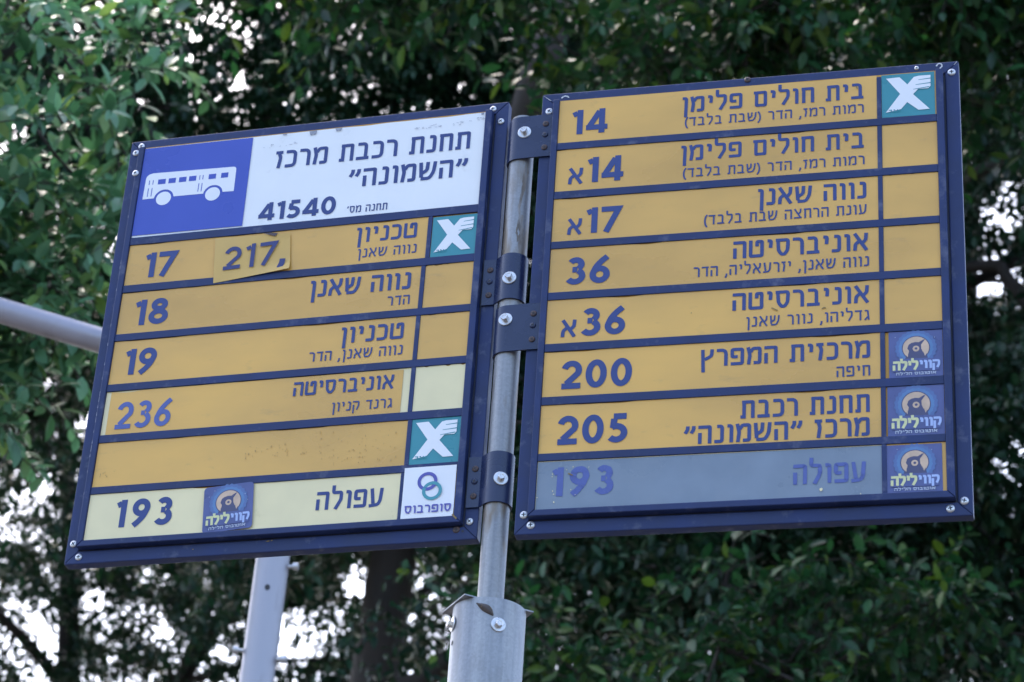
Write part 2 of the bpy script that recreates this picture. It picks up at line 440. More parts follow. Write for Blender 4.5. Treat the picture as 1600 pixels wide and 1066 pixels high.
# ------------------------------------------------------------------ trees
def leaf_mesh(name, pos, nrm, axis, length, mat, parent, detail=True):
    """many separate leaves; pos = stem end, axis = stem->tip, nrm = upper side (all N x 3)"""
    n = len(pos)
    side = np.cross(axis, nrm); side /= np.linalg.norm(side, axis=1, keepdims=True) + 1e-9
    nrm = np.cross(side, axis)
    L_ = length[:, None]
    W_ = L_ * rng.uniform(0.20, 0.27, n)[:, None]
    def P(t, s, d): return pos + axis * L_ * t + side * W_ * s + nrm * L_ * d
    if detail:
        curl = rng.uniform(-0.02, 0.10, n)[:, None]
        vs = [P(0, 0, 0), P(.28, -.80, .05), P(.58, -.95, .06 - curl * .5), P(.84, -.5, .02 - curl), P(1, 0, -.06 - curl),
              P(.84, .5, .02 - curl), P(.58, .95, .06 - curl * .5), P(.28, .80, .05), P(.30, 0, 0), P(.60, 0, -.01 - curl * .3)]
        tmpl = [(0, 8, 1), (1, 8, 9, 2), (2, 9, 4, 3), (0, 7, 8), (7, 6, 9, 8), (6, 5, 4, 9)]
    else:
        vs = [P(0, 0, 0), P(.40, -.95, .05), P(.78, -.62, .02), P(1, 0, -.05), P(.78, .62, .02), P(.40, .95, .05)]
        tmpl = [(0, 3, 2, 1), (0, 5, 4, 3)]
    k = len(vs)
    V = np.stack(vs, 1).reshape(-1, 3)
    base = (np.arange(n) * k)[:, None]
    loops = np.concatenate([base + np.array(t)[None, :] for t in tmpl], axis=1).reshape(-1)
    sizes = np.tile([len(t) for t in tmpl], n)
    starts = np.concatenate([[0], np.cumsum(sizes)[:-1]])
    me = bpy.data.meshes.new(name)
    me.vertices.add(len(V)); me.vertices.foreach_set('co', V.astype(np.float32).ravel())
    me.loops.add(len(loops)); me.loops.foreach_set('vertex_index', loops.astype(np.int32))
    me.polygons.add(len(sizes))
    me.polygons.foreach_set('loop_start', starts.astype(np.int32))
    me.polygons.foreach_set('use_smooth', np.ones(len(sizes), bool))
    me.materials.append(mat)
    me.update(calc_edges=True)
    me.validate()
    o = bpy.data.objects.new(name, me)
    COL.objects.link(o); o.parent = parent
    return o

def unit(v): return v / (np.linalg.norm(v, axis=-1, keepdims=True) + 1e-9)

GAPS = []     # tunnels through the foliage where the sky shows: (point, direction, radius)
def in_gap(p):
    for a, d, r in GAPS:
        t = max(0.0, float(np.dot(p - a, d)))
        if np.linalg.norm(p - a - d * t) < r * t: return True
    return False

def keep_leaves(p):
    k = np.ones(len(p), bool)
    for a, d, r in GAPS:
        v = p - a
        t = np.maximum(0, v @ d)
        e = np.linalg.norm(v - d * t[:, None], axis=1)
        k &= (e > r * t) | (rng.uniform(0, 1, len(p)) < .22)
    return k

def twig_leaves(start, direction, length, count, size):
    """leaves set alternately along one drooping twig"""
    t = np.linspace(0.15, 1.0, count) + rng.uniform(-.04, .04, count)
    d = direction / np.linalg.norm(direction)
    pts = start + d * length * t[:, None] + np.array([0, 0, -1.0]) * (0.30 * length * t ** 2)[:, None]
    ang = np.arange(count) * 2.4 + rng.uniform(0, 6.28)
    a = np.cross(d, [0.1, 0.2, 1.0]); a /= np.linalg.norm(a) + 1e-9
    b = np.cross(d, a)
    out = np.cos(ang)[:, None] * a + np.sin(ang)[:, None] * b
    axis = unit(out * 0.9 + d * 0.55 + np.array([0, 0, -0.35]) + rng.normal(0, .25, (count, 3)))
    nrm = unit(np.array([0, 0, 1.0]) + rng.normal(0, .45, (count, 3)) + np.array([-.15, -.35, 0]))
    ln = size * rng.uniform(0.65, 1.2, count)
    return pts, nrm, axis, ln, pts[-1]

TWIG_DENS = 2
def make_tree(name, label, base, fork, trunk_r, blobs, leaf, size, limbs, group=None, twigs_per=7, leaves_per=13, detail=True, extra=None, spread=0.34, twigs=False):
    """blobs: (centre, radii, clusters). limbs: extra explicit limb paths [(points, r0, r1)]"""
    root = empty(name, base)
    tag(root, label, 'tree', group)
    B = np.array(base, float)
    wood = MB()
    F = np.array(fork, float)
    # trunk, slightly crooked, widening at the foot
    k = 9
    path = [B + (F - B) * (i / k) + np.array([math.sin(i * 1.3) * .05, math.cos(i * 1.7) * .05, 0]) * (0 < i < k) for i in range(k + 1)]
    wood.tube([p - B for p in path], [trunk_r * (1.45 if i == 0 else 1.15 - .3 * i / k) for i in range(k + 1)], 12)
    nodes = [F]
    for pts, r0, r1 in limbs:
        q = [np.array(p, float) for p in pts]
        # smooth the path by subdividing
        s = []
        for i in range(len(q) - 1):
            for t in np.linspace(0, 1, 5)[:-1]:
                s.append(q[i] * (1 - t) + q[i + 1] * t + rng.normal(0, .015, 3) * (t > 0))
        s.append(q[-1])
        rr = np.linspace(r0, r1, len(s))
        wood.tube([p - B for p in s], list(rr), 9)
        nodes += s[2:]
    P, Nn, A, Ln = [], [], [], []
    centres = []
    for c, rad, cnt in blobs:
        c = np.array(c, float); rad = np.array(rad, float)
        got = 0; tries = 0
        while got < cnt and tries < cnt * 20:
            tries += 1
            x = rng.normal(0, 1, 3); x /= np.linalg.norm(x); x *= rng.uniform(0, 1) ** (1 / 2.6)
            p = c + x * rad
            if in_gap(p) and rng.uniform() < .8: continue
            centres.append(p); got += 1
    # limbs from the fork to a sparse set of the cluster centres
    far = list(range(len(centres)))
    rng.shuffle(far)
    for i in far[:max(8, len(centres) // 14)]:
        e = centres[i]
        n0 = min(nodes, key=lambda q: np.linalg.norm(q - e) + (0.6 if q[2] > e[2] else 0))
        d = np.linalg.norm(e - n0)
        if d < .3: continue
        mid = n0 * .5 + e * .5 + np.array([0, 0, .12 * d]) + rng.normal(0, .06 * d, 3)
        pth = [n0 * (1 - t) ** 2 + mid * 2 * t * (1 - t) + e * t * t for t in np.linspace(0, 1, 8)]
        r0 = min(trunk_r * .45, .018 + .018 * d)
        wood.tube([p - B for p in pth], list(np.linspace(r0, .007, 8)), 7)
        nodes += pth[2:]
    nn = np.array(nodes)
    for c in centres:
        j = np.argmin(np.linalg.norm(nn - c, axis=1))
        q = nn[j]
        if np.linalg.norm(q - c) < 1.6:
            m_ = (q + c) / 2 + rng.normal(0, .05, 3)
            wood.tube([q - B, m_ - B, c - B], [.009, .007, .004], 5, caps=False)
        for _ in range(twigs_per * TWIG_DENS):
            d = rng.normal(0, 1, 3); d[2] = d[2] * .7 - .05
            d /= np.linalg.norm(d)
            s0 = c + rng.normal(0, .07, 3)
            p, n1, a, l, endp = twig_leaves(s0, d, spread * rng.uniform(.6, 1.25), leaves_per, size)
            P.append(p); Nn.append(n1); A.append(a); Ln.append(l)
            if detail and twigs: wood.tube([s0 - B, endp - B], [.003, .0015], 4, caps=False)
    P, Nn, A, Ln = [np.concatenate(q) for q in (P, Nn, A, Ln)]
    k_ = keep_leaves(P)
    P, Nn, A, Ln = [P[k_]], [Nn[k_]], [A[k_]], [Ln[k_]]
    if extra:
        for s0, d, ln_, cnt in extra:
            p, n1, a, l, endp = twig_leaves(np.array(s0, float), np.array(d, float), ln_, cnt, size)
            P.append(p); Nn.append(n1); A.append(a); Ln.append(l)
            wood.tube([np.array(s0) - B, endp - B], [.004, .0015], 4, caps=False)
    P, Nn, A, Ln = np.concatenate(P), np.concatenate(Nn), np.concatenate(A), np.concatenate(Ln)
    wood.build('trunk', M['bark'], root)
    leaf_mesh('crown', P - B, Nn, A, Ln, leaf, root, detail)
    return len(P)

def toward(az, el):
    """direction by azimuth (degrees right of +Y) and elevation"""
    return np.array([math.sin(R(az)) * math.cos(R(el)), math.cos(R(az)) * math.cos(R(el)), math.sin(R(el))])

EYE = np.array([0, 0, 1.6])
for _az, _el, _r in [(-9.2, 35.3, .2), (-7.9, 34.9, .22), (-13.4, 33.1, .2), (-2.7, 34.9, .12), (-1.66, 36.6, .15),
                     (12.6, 32.9, .6), (12.5, 31.5, .6), (12.0, 31.3, .4), (12.3, 27.4, .15), (-11.6, 27.8, .3), (-10.5, 27.0, .25), (-11.3, 25.4, .3),
                     (-9.6, 23.2, .3), (-7.9, 22.6, .28), (-10.4, 22.1, .38), (-7.0, 21.8, .32), (-3.35, 24.25, .45),
                     (-1.94, 24.4, .12), (-1.15, 22.5, .15), (3.9, 23.05, .12)]:
    GAPS.append((EYE, toward(_az, _el), math.tan(R(_r))))

NL = 0
NL += make_tree('ficus_tree', 'ficus at upper left, leaves coloured as brightly lit, with drooping leafy branches', (-4.2, 7.9, 0), (-3.8, 7.8, 4.1), .15,
    [((-2.15, 7.65, 6.8), (1.05, .6, .86), 44), ((-2.0, 7.75, 5.95), (.50, .35, .42), 12), ((-3.7, 7.9, 6.7), (1.0, 1.1, 1.3), 30)],
    M['leaf_lit'], .088, twigs=True, spread=.29, limbs=[([(-3.8, 7.8, 4.1), (-3.2, 7.8, 5.5), (-2.45, 7.7, 6.5), (-1.8, 7.6, 7.15)], .07, .018),
                             ([(-3.8, 7.8, 4.1), (-3.9, 7.9, 5.7), (-3.7, 8.0, 7.4)], .08, .03)])
NL += make_tree('ficus_tree', 'leafy green ficus whose branches hang along the top of the photo', (3.5, 8.4, 0), (3.3, 8.4, 5.0), .14,
    [((.75, 8.4, 8.1), (1.0, .5, .42), 26), ((2.0, 8.6, 8.35), (.8, .5, .5), 22), ((-.7, 8.6, 8.45), (.8, .5, .40), 16), ((3.0, 8.6, 7.9), (.8, .8, .9), 20)],
    M['leaf_mid'], .086, twigs=True, limbs=[([(3.3, 8.4, 5.0), (3.1, 8.4, 6.8), (2.2, 8.5, 8.5), (.8, 8.5, 8.7), (-.9, 8.6, 8.8)], .075, .02),
                             ([(3.3, 8.4, 5.0), (3.5, 8.5, 7.0), (3.4, 8.6, 8.6)], .08, .03)])
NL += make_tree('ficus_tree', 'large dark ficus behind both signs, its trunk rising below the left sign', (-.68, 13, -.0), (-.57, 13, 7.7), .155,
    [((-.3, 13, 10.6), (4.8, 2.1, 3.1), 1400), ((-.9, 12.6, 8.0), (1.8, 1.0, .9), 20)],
    M['leaf_shaded'], .078, detail=False, limbs=[([(-.57, 13, 7.7), (-.2, 11.4, 8.3), (.03, 10.4, 9.1), (.22, 10.3, 9.75), (.5, 10.3, 10.8)], .11, .06),
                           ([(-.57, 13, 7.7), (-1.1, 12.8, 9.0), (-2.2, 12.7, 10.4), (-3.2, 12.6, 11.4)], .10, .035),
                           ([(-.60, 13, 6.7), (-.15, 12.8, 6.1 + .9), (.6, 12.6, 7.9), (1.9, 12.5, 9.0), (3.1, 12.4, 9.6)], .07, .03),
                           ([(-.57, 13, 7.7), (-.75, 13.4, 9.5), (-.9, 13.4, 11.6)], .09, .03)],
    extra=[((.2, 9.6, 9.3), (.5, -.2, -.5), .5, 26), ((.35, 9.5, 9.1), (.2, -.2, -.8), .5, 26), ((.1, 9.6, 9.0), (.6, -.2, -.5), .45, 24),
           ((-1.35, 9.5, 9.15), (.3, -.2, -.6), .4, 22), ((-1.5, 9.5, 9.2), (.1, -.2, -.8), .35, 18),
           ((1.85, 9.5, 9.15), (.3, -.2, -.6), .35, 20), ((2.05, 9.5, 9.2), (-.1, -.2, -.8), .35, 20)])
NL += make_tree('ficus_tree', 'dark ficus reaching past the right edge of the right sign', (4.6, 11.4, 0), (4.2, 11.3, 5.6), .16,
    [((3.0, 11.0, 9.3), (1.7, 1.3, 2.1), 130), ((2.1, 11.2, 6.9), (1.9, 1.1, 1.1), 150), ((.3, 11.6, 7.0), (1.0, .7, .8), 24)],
    M['leaf_shaded'], .076, [([(4.2, 11.3, 5.6), (3.6, 11.2, 7.0), (2.75, 11.0, 8.0), (2.45, 11.0, 8.55)], .07, .03),
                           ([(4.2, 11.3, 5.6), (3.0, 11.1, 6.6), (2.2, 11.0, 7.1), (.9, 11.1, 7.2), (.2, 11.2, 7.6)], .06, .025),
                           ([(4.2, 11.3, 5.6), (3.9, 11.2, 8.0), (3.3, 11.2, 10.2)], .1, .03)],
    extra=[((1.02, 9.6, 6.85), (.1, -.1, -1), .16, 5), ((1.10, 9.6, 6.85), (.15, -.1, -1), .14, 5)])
NL += make_tree('ficus_tree', 'sparse far tree at lower left with bright sky between its leaves', (-3.4, 19, 0), (-3.1, 19, 7.5), .13,
    [((-2.9, 19, 11.2), (4.0, 1.8, 3.2), 540), ((-2.2, 18, 9.2), (3.2, 1.2, 1.0), 60)], M['leaf_shaded'], .08,
    [([(-3.1, 19, 7.5), (-2.2, 18.8, 9.6), (-1.0, 18.8, 11.4)], .1, .03), ([(-3.1, 19, 7.5), (-3.5, 19, 10.5), (-4.0, 19, 12.8)], .12, .03)],
    detail=False, twigs_per=7)
NL += make_tree('ficus_tree', 'lower bushy green tree below the right sign', (2.4, 10.0, 0), (2.2, 10, 3.6), .11,
    [((2.0, 10.0, 5.35), (1.9, .8, .95), 110), ((.2, 10.2, 5.5), (.6, .6, .75), 14)], M['leaf_mid'], .08, twigs=True, limbs=
    [([(2.2, 10, 3.6), (1.6, 10, 4.8), (.6, 10, 5.6)], .05, .02), ([(2.2, 10, 3.6), (2.6, 10, 5.0), (3.0, 10, 6.0)], .05, .02)])
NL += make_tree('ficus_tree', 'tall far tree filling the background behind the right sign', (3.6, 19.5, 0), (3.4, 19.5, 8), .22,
    [((2.6, 19.5, 12.2), (4.4, 2.0, 4.6), 1150)], M['leaf_shaded'], .08,
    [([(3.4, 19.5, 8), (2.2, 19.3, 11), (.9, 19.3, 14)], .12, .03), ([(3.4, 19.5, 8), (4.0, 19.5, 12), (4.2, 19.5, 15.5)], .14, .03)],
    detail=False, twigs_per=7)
print('leaves', NL)


# ------------------------------------------------------------------ screws and bolts
def screw_mb(r=0.0068, h=0.0028):
    mb = MB()
    n = 18
    prof = [(r, 0), (r, h * .35), (r * .86, h * .75), (r * .5, h), (0.0001, h * 1.02)]
    rows = [[(a * math.cos(2 * math.pi * k / n), -b, a * math.sin(2 * math.pi * k / n)) for k in range(n)] for a, b in prof]
    mb.grid(rows, 0, True, True)
    t = r * .13; l = r * .52; y = -(h * 1.02 + .0002)
    a0 = random.uniform(0, 1.5)
    ca, sa = math.cos(a0), math.sin(a0)
    def rot(p): return (p[0] * ca - p[1] * sa, y, p[0] * sa + p[1] * ca)
    for q in ([(-l, -t), (l, -t), (l, t), (-l, t)], [(-t, t), (t, t), (t, l), (-t, l)], [(-t, -l), (t, -l), (t, -t), (-t, -t)]):
        mb.face([rot(p) for p in q], 1)
    return mb

def screw(parent, u, v, w, r=0.0068, mat=None, label=None):
    o = screw_mb(r).build('screw', [mat or M['zinc'], M['recess']], parent)
    o.location = (u, -w, v)
    if label: o['label'] = label
    return o

def bolt_mbs(rw=0.0125, rh=0.0066, hh=0.011):
    wa = MB(); n = 26
    rows = [[(a * math.cos(2 * math.pi * k / n), -b, a * math.sin(2 * math.pi * k / n)) for k in range(n)]
            for a, b in [(rw, 0), (rw, .0014), (rw * .93, .0020), (rh * .8, .0021), (.0001, .0021)]]
    wa.grid(rows, 0, False, True)
    he = MB()
    def ring(rr, y, k6=6): return [(rr * math.cos(math.pi / 3 * k + .3), y, rr * math.sin(math.pi / 3 * k + .3)) for k in range(k6)]
    he.grid([ring(rh, -.002), ring(rh, -hh * .88), ring(rh * .86, -hh), ring(rh * .55, -hh * .99), ring(rh * .5, -hh * .93)], 0, False, True)
    he.face(ring(rh * .5, -hh * .93))
    return wa, he

# ------------------------------------------------------------------ signs
HALF_W, HALF_H = 0.379, 0.450
def mm(v): return v / 1000.0

W_RAIL, W_DIV, W_STRIP, W_BACK = 0.0145, 0.0122, 0.0100, 0.0086

def wavy_strip(u0, v0, u1, v1, w, amp, seed, n=60, ny=5, bulge=0.0004):
    """a thin sheet: top edge a little ragged, face very slightly buckled"""
    r = random.Random(seed)
    ph = [r.uniform(0, 6.28) for _ in range(6)]
    fr = [r.uniform(2, 9), r.uniform(9, 17), r.uniform(18, 30)]
    mb = MB(); rows = []
    for j in range(ny + 1):
        t = j / ny; row = []
        for i in range(n + 1):
            s = i / n
            dip = sum(math.sin(f * s * 2 + ph[k]) / (k + 1.2) for k, f in enumerate(fr))
            top = v1 - amp * max(0, dip - .25)
            v = v0 + (top - v0) * t
            b = bulge * (math.sin(3.1 * s * 2 + ph[3]) * .6 + math.sin(7.3 * s + ph[4] + 2 * t) * .5) * math.sin(math.pi * t)
            row.append((u0 + (u1 - u0) * s, -(w + b), v))
        rows.append(row)
    mb.grid(rows, 0, True)
    return mb

def make_sign(label, loc, rz):
    root = empty('bus_stop_sign', loc, rz)
    tag(root, label, 'sign', 'bus stop signs clamped to the pole')
    a, b, c, d = -HALF_W, HALF_W, -HALF_H, HALF_H
    t = 0.0245; g = 0.0002
    fr = MB()
    fr.prism([(a, d), (a + t, d - t), (b - t, d - t), (b, d)], -.022, 0)
    fr.prism([(a, c), (b, c), (b - t, c + t), (a + t, c + t)], -.022, 0)
    fr.prism([(a, c + g), (a + t - g, c + t + g), (a + t - g, d - t - g), (a, d - g)], -.0218, -.0004)
    fr.prism([(b, c + g), (b, d - g), (b - t + g, d - t - g), (b - t + g, c + t + g)], -.0218, -.0004)
    fr.build('outer_frame', M['frame'], root, bevel=.0018)
    bk = MB(); bk.prism(rect(a + t - .002, c + t - .002, b - t + .002, d - t + .002), -.019, -.004); bk.build('back_panel', M['back'], root)
    # raised U of rails that the sheets slide into
    for nm, poly in (('side_rail', [(-.3548, -.4225), (-.3432, -.4109), (-.3432, .4265), (-.3548, .4265)]),
                     ('side_rail', [(.3518, -.4225), (.3518, .4265), (.3390, .4265), (.3390, -.4097)]),
                     ('bottom_rail', [(-.3544, -.4227), (.3514, -.4227), (.3386, -.4099), (-.3428, -.4111)])):
        r_ = MB(); r_.prism(poly, -.004, W_RAIL if nm == 'side_rail' else W_RAIL - .0003); r_.build(nm, M['frame'], root, bevel=.0014)
    bs = MB(); bs.prism(rect(-.3428, -.4105, .3386, .4262), -.003, W_BACK); bs.build('backing_sheet', M['orange_deep'], root)
    return root

def divider(root, u0, v0, u1, v1, w=W_DIV):
    mb = MB(); mb.prism(rect(mm(u0), mm(v0), mm(u1), mm(v1)), W_BACK + .0004, w)
    return mb.build('divider', M['frame'], root, bevel=.0005)

def strip(root, u0, v0, u1, v1, mat, seed, label=None, w=W_STRIP, amp=.0022, name='route_strip'):
    o = wavy_strip(mm(u0), mm(v0), mm(u1), mm(v1), w, amp, seed).build(name, M[mat], root)
    if label: o['label'] = label
    return o

T_W = W_STRIP + .0008
def words(par, lines, mat='ink', name='lettering', w=T_W, **kw):
    """each word of a line is a mesh of its own"""
    for (text, u0, u1, v, h) in lines:
        big = h > 25
        gap = .17 if big else .19
        seq = text.split(' ')
        wid = [layout(t, HEB, gap)[1] for t in seq]
        sp = HEB[' '][0] + 2 * gap
        sx = (u1 - u0) / (sum(wid) + sp * (len(seq) - 1))
        x = u1
        for t, wd in zip(seq, wid):
            mb = MB()
            write(mb, t, mm(x - wd * sx), mm(x), mm(v), mm(h), w, HEB, weight=.180 if big else .15, gap=gap, **kw)
            mb.build(name, M[mat], par)
            x -= (wd + sp) * sx

def marks(par, name, mat, polys):
    """every mark, chip or crumb is a small mesh of its own; polys = [(points in panel metres, depth)]"""
    for p, w in polys:
        mb = MB(); mb.flat(p, w); mb.build(name, mat, par)

def number(par, text, u0, u1, v, h, mat='ink', weight=.205, gap=.10, w=T_W, small=None, **kw):
    mb = MB()
    write(mb, text, mm(u0), mm(u1), mm(v), mm(h), w, NUM, weight=weight, gap=gap, **kw)
    o = mb.build('route_number', M[mat], par)
    if small:
        s0, s1, sv, sh = small
        m2 = MB(); write(m2, 'א', mm(s0), mm(s1), mm(sv), mm(sh), w, HEB, weight=.19); m2.build('lettering', M[mat], par)
    return o

def winged_logo(root, u0, v0, u1, v1, label=None):
    """teal tile with a white winged X and a small cut-out word in its foot"""
    s = strip(root, u0, v0, u1, v1, 'teal', 5, label, w=W_STRIP + .0004, amp=0, name='logo_sticker')
    U, V = (u1 - u0), (v1 - v0)
    def q(p): return (mm(u0 + p[0] * U), mm(v0 + p[1] * V))
    w = W_STRIP + .0012
    mb = MB()
    X_ = [(.075, .11), (.36, .165), (.48, .32), (.69, .12), (.90, .125), (.595, .495), (.69, .61), (.885, .61), (.925, .66), (.93, .92), (.70, .92), (.615, .90), (.49, .737), (.345, .92), (.09, .91), (.35, .525)]
    mb.flat([q(p) for p in X_], w)
    # thin gaps between the wing's feathers
    for xa, ya, xb, yb in ((.70, .825, .95, .845), (.645, .715, .95, .738), (.60, .61, .90, .645)):
        mb.flat([q(p) for p in [(xa, ya - .006), (xb, yb - .011), (xb, yb + .011), (xa, ya + .006)]], w + .0001, 1)
    mb.build('winged_emblem', [M['sticker_white'], M['teal']], s)
    tx = MB()
    a, b = q((.13, .105)); c, d = q((.36, .165))
    write(tx, 'אגד', a, c, b, d - b, w + .0003, HEB, weight=.3, gap=.2)
    tx.build('lettering', M['teal'], s)
    return s

def night_logo(root, u0, v0, u1, v1, label=None, w=W_STRIP + .0004, rounded=0.0):
    U, V = (u1 - u0), (v1 - v0)
    if rounded:
        r = rounded; poly = []
        for cx, cy, a0 in ((u1 - r, v1 - r, 0), (u0 + r, v1 - r, 90), (u0 + r, v0 + r, 180), (u1 - r, v0 + r, 270)):
            poly += [(mm(cx + r * math.cos(R(a0 + 15 * k))), mm(cy + r * math.sin(R(a0 + 15 * k)))) for k in range(7)]
        mb = MB(); mb.prism(poly, w - .0004, w); s = mb.build('logo_sticker', M['night_blue'], root)
        if label: s['label'] = label
    else:
        s = strip(root, u0, v0, u1, v1, 'night_blue', 3, label, w=w, amp=0, name='logo_sticker')
    w += .0007
    def q(x, y): return (mm(u0 + x * U), mm(v0 + y * V))
    e = MB()
    cx, cy = .505, .625
    def disc(rx, dw, mi, n=40, jag=0):
        e.flat([q(cx + rx * (1 + (jag if k % 2 else 0)) * math.cos(2 * math.pi * k / n), cy + rx * (1 + (jag if k % 2 else 0)) * math.sin(2 * math.pi * k / n)) for k in range(n)], w + dw, mi)
    disc(.37, 0, 0, 48, .07); disc(.315, .00007, 1, 40, .05); disc(.262, .00014, 2); disc(.245, .00021, 3)
    # dark skyline hump and ring in front of the disc
    e.flat([q(*p) for p in [(.35, .40), (.67, .40), (.645, .50), (.605, .60), (.60, .69), (.675, .80), (.64, .795), (.56, .745), (.49, .752), (.42, .735), (.37, .70), (.345, .62), (.375, .57), (.365, .50)]], w + .00028, 2)
    e.flat([q(*p) for p in [(.30, .40), (.33, .47), (.35, .41), (.36, .52), (.38, .40)]], w + .00030, 2)
    e.flat([q(*p) for p in [(.62, .40), (.64, .54), (.67, .44), (.70, .50), (.72, .40)]], w + .00030, 2)
    e.flat([q(.505 + .062 * math.cos(2 * math.pi * k / 24), .61 + .062 * math.sin(2 * math.pi * k / 24)) for k in range(24)], w + .00036, 3)
    e.flat([q(.507 + .026 * math.cos(2 * math.pi * k / 16), .612 + .026 * math.sin(2 * math.pi * k / 16)) for k in range(16)], w + .00044, 2)
    rr = random.Random(int(u0 * 7 + v0))
    for k in range(9):
        x, y = rr.uniform(.08, .92), rr.uniform(.55, .95)
        if (x - cx) ** 2 + (y - cy) ** 2 < .12: continue
        z = .009
        e.flat([q(x - z, y), q(x, y - z), q(x + z, y), q(x, y + z)], w + .0001, 4)
    e.flat([q(.07, .13), q(.93, .13), q(.93, .37), q(.72, .40), q(.28, .40), q(.07, .37)], w + .00030, 5)
    e.build('emblem', [M['glow1'], M['glow2'], M['moon_rim'], M['moon'], M['night_small'], M['night_blue']], s)
    ty = MB(); a = q(.075, .155); b = q(.535, .345)
    write(ty, 'לילה', a[0], b[0], a[1], b[1] - a[1], w + .0006, HEB, weight=.27, gap=.08)
    ty.build('lettering', M['night_yellow'], s)
    tp = MB(); a = q(.56, .175); b = q(.94, .345)
    write(tp, 'קווי', a[0], b[0], a[1], b[1] - a[1], w + .0006, HEB, weight=.27, gap=.10)
    tp.build('lettering', M['night_pale'], s)
    tsm = MB(); a = q(.13, .05); b = q(.87, .105)
    write(tsm, 'אוטובוס הלילה', a[0], b[0], a[1], b[1] - a[1], w + .0006, HEB, weight=.26, gap=.12)
    tsm.build('lettering', M['night_small'], s)
    return s

# --- left sign
LS = make_sign('left bus stop sign, white header with bus pictogram above ochre route strips', (-.3983, 4.0116, 3.8991 - .45), -.2991)

def lift(o, dz=.45):
    """panel coordinates are measured from the panel's centre; its Empty stands at its bottom edge"""
    for ch in o.children:
        ch.location.z += dz
def pictogram(par):
    w = W_STRIP + .0011
    mb = MB()
    mb.flat([(mm(p[0]), mm(p[1])) for p in [(-342.6, 224.5), (-120.0, 223.0), (-121.2, 422.0), (-342.6, 422.4)]], w)
    mb.build('blue_field', M['header_blue'], par)
    bus = [(-332, 305), (-309, 305)]
    bus += [(-288.7 + 20 * math.cos(R(a)), 303 + 19.8 * math.sin(R(a))) for a in range(172, 7, -12)]
    bus += [(-268.5, 305), (-208, 304.4)]
    bus += [(-188.7 + 19.6 * math.cos(R(a)), 302 + 19.5 * math.sin(R(a))) for a in range(172, 7, -12)]
    bus += [(-169, 304), (-146.4, 303.2), (-147.2, 353)]
    bus += [(-153.2 + 6 * math.cos(R(a)), 353 + 6 * math.sin(R(a))) for a in (15, 35, 55, 75, 90)]
    bus += [(-318, 363)] + [(-319 + 12 * math.cos(R(a)), 351 + 11.5 * math.sin(R(a))) for a in (95, 115, 135, 155, 172)]
    b = MB()
    b.flat([(mm(x), mm(y)) for x, y in bus], w + .0003, 0)
    for cx, cy, r in ((-288.6, 302.8, 15.2), (-188.9, 301.6, 15.0)):
        b.flat([(mm(cx + r * math.cos(R(k * 10))), mm(cy + r * math.sin(R(k * 10)))) for k in range(36)], w + .0003, 0)
    for x0, x1 in ((-305, -289.4), (-283.4, -268.6), (-262, -247), (-241.6, -226.8), (-201.6, -186.8), (-176.4, -162)):
        b.flat([(mm(x), mm(y)) for x, y in rect(x0, 336, x1, 347.3)], w + .0005, 1)
    for x in (-322.8, -315.2, -219.8, -213.2):
        b.flat([(mm(a), mm(c)) for a, c in rect(x - .8, 337, x + .8, 347)], w + .0005, 1)
        b.flat([(mm(a), mm(c)) for a, c in rect(x - .8, 310, x + .8, 329)], w + .0005, 1)
    b.build('bus_pictogram', [M['sticker_white'], M['header_blue']], par)

hd = strip(LS, -342.6, 219.5, 338.8, 423.5, 'white', 11, 'white header sheet with a bus pictogram on a blue field', amp=.0012, name='header_panel')
pictogram(hd)
words(hd, [('תחנת רכבת מרכז', -70, 312.5, 345.5, 38.5), ('״השמונה״', 82, 311, 284.8, 39.5)])
words(hd, [('תחנה מס׳', 85, 163, 228.3, 15)], w=T_W)
number(hd, '41540', -90, 62, 230.2, 39.5, weight=.21).name = 'stop_number'
# scribbles and tape marks along the top of the header
sc_ = []; r_ = random.Random(4)
for (ua, ub, va, n_) in ((200, 300, 404, 26), (-100, -30, 398, 12), (300, 335, 411, 8)):
    for k in range(n_):
        x = r_.uniform(ua, ub); y = va + r_.uniform(-3.5, 3.5); l_ = r_.uniform(1.5, 6); sl = r_.uniform(-1.2, 1.2)
        sc_ += [(q, T_W + .0003 + k * .00001) for q in stroke_quads([(mm(x), mm(y)), (mm(x + l_), mm(y + sl))], .00035)]
marks(hd, 'scribble', M['hairline'], sc_)
tp_ = []
for (x, wd, dp) in ((-8, 16, 11), (44, 14, 8), (-62, 10, 4), (330, 6, 6)):
    tp_.append(([(mm(x + wd * s), mm(423 - dp * (math.sin(math.pi * s) ** .6) * (1 + .25 * math.sin(9 * s)))) for s in np.linspace(0, 1, 9)], T_W + .0005))
marks(hd, 'torn_tape', M['hairline'], tp_)

for va, vb in ((203, 219.5), (98.4, 114.2), (-5.8, 8.8), (-111.8, -97.0), (-217.2, -201.4), (-320.2, -306.2)):
    divider(LS, -343.0, va, 338.8, vb)
for u_, va, vb in ((245.4, 114.4, 202.8), (240.2, 9.0, 98.2), (239.0, -96.8, -6.0), (239.0, -201.2, -112.0), (241.4, -306.0, -217.4), (237.6, -410.0, -320.4)):
    divider(LS, u_, va, u_ + 8, vb, W_DIV - .0004)

